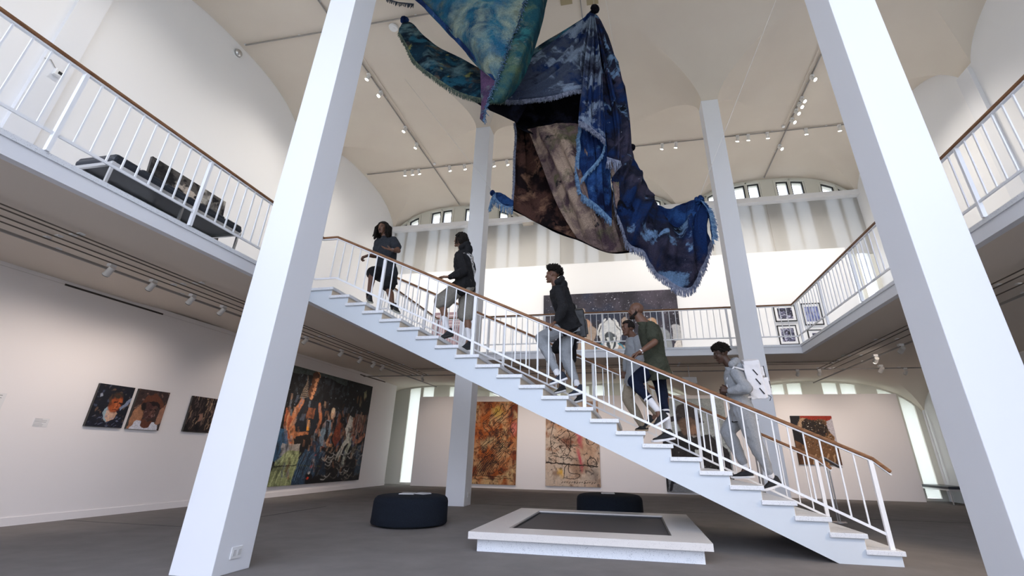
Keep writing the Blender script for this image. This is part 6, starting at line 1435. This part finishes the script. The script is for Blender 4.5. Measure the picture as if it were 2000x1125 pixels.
garment_top(b6, J6, 1.12, C_BLACK, 'hoodie', 'long', .030, -.14, .022, seed=11, hood=True, mats=[M_PRINT], paint=prnt)
garment_legs(b6, J6, 1.12, C_STONE, 'shorts', .45, .028, .018, 12)
for k in 'NF': sock(b6, J6['kn' + k], J6['an' + k], 1.12, C_SOCK, .42)
feet(b6, J6, 1.12, SH_B, SOLE_B)

# ---- 7: man with locks at the top, turning towards the room
A = [(-7.493,0.800,5.150),(-7.432,0.840,4.983),(-7.595,0.900,4.899),(-7.241,0.820,4.880),(-7.526,0.780,4.553),(-7.586,0.600,4.490),(-7.007,0.660,4.571),(-7.041,0.460,4.506),(-7.379,0.860,4.254),(-7.203,0.820,4.217),(-7.419,0.560,4.088),(-7.172,0.780,3.881),(-7.440,0.620,3.660),(-6.974,0.740,3.462),(-7.492,0.700,3.640),(-7.250,0.420,3.452),(-7.079,0.860,3.484),(-6.768,0.560,3.286)]
J = dict(head=A[0], neck=A[1], shF=A[2], shN=A[3], elF=A[4], wrF=A[5], elN=A[6], wrN=A[7], hipF=A[8], hipN=A[9], knF=A[10], knN=A[11], anF=A[12], anN=A[13], heF=A[14], toF=A[15], heN=A[16], toN=A[17],
         face=(-.15, -1, -.12), front=(-.2, -1, 0), hdN=(-1, -.25, .25), hpN=(.1, -.5, .9), cuN=(.12, 0, 0), hdF=(-.8, -.3, -.45), hpF=(.3, .2, -1), cuF=(.75, 0, 0), tsN=(1, 0, 0))
b7, J7, P7, Rm7 = person('man with shoulder-length locks in a dark tee and shorts at the top of the stairs', J, 1.10, SK2, LP)
hair_blobs(P7, 1.10, b7, 240, .017, lambda a, b, z: (z > .35 and a < .8) or a < .05, 9, .006)
rg = random.Random(7); mb = MB()
for k in range(110):
    th = rg.uniform(PI * .30, PI * 1.70); rr = .088 + rg.uniform(0, .04); p0 = P7(-.014 + math.cos(th) * .075, math.sin(th) * .065, .115 - rg.uniform(0, .05)); q1 = P7(-.012 + math.cos(th) * (rr + .02), math.sin(th) * (rr + .018), .03); q2 = P7(-.01 + math.cos(th) * (rr + .03) + .01, math.sin(th) * (rr + .03), -.09 - rg.uniform(0, .10)); q3 = q2 + V3(rg.uniform(-.03, .03), rg.uniform(-.03, .03), -.02)
    mb.tube([p0, q1, q2, q3], [.011, .011, .009, .004], 6)
mb.build('locks', M_HAIR, b7, smooth='all')
mb = MB(); mb.tube([P7(.086, -.022, -.050), P7(.097, 0, -.045), P7(.086, .022, -.050)], [.003, .006, .003], 8); mb.ell(P7(.070, 0, -.105), (.022, .026, .018), Rm7, 12, 8); mb.build('goatee', M_HAIR, b7, smooth='all')
garment_top(b7, J7, 1.10, C_CHAR, 'tshirt', 'short', .022, -.34, .020, seed=13, flare=.01)
garment_legs(b7, J7, 1.10, C_BLACK, 'shorts', .40, .020, .014, 14)
for k in 'NF': sock(b7, J7['kn' + k], J7['an' + k], 1.10, C_BLACK, .12)
feet(b7, J7, 1.10, SH_B, mat('grey_yellow_sole', (.42, .42, .36), .6), {'N': V3(.2, 0, 1)})
d = (J7['wrN'] - J7['elN']).normalized(); mb = MB(); mb.tube([J7['wrN'] - d * .035, J7['wrN'] - d * .018], .036, 16); mb.build('watch', mat('watch_steel', (.4, .4, .42), .3, .8), b7, smooth=True)
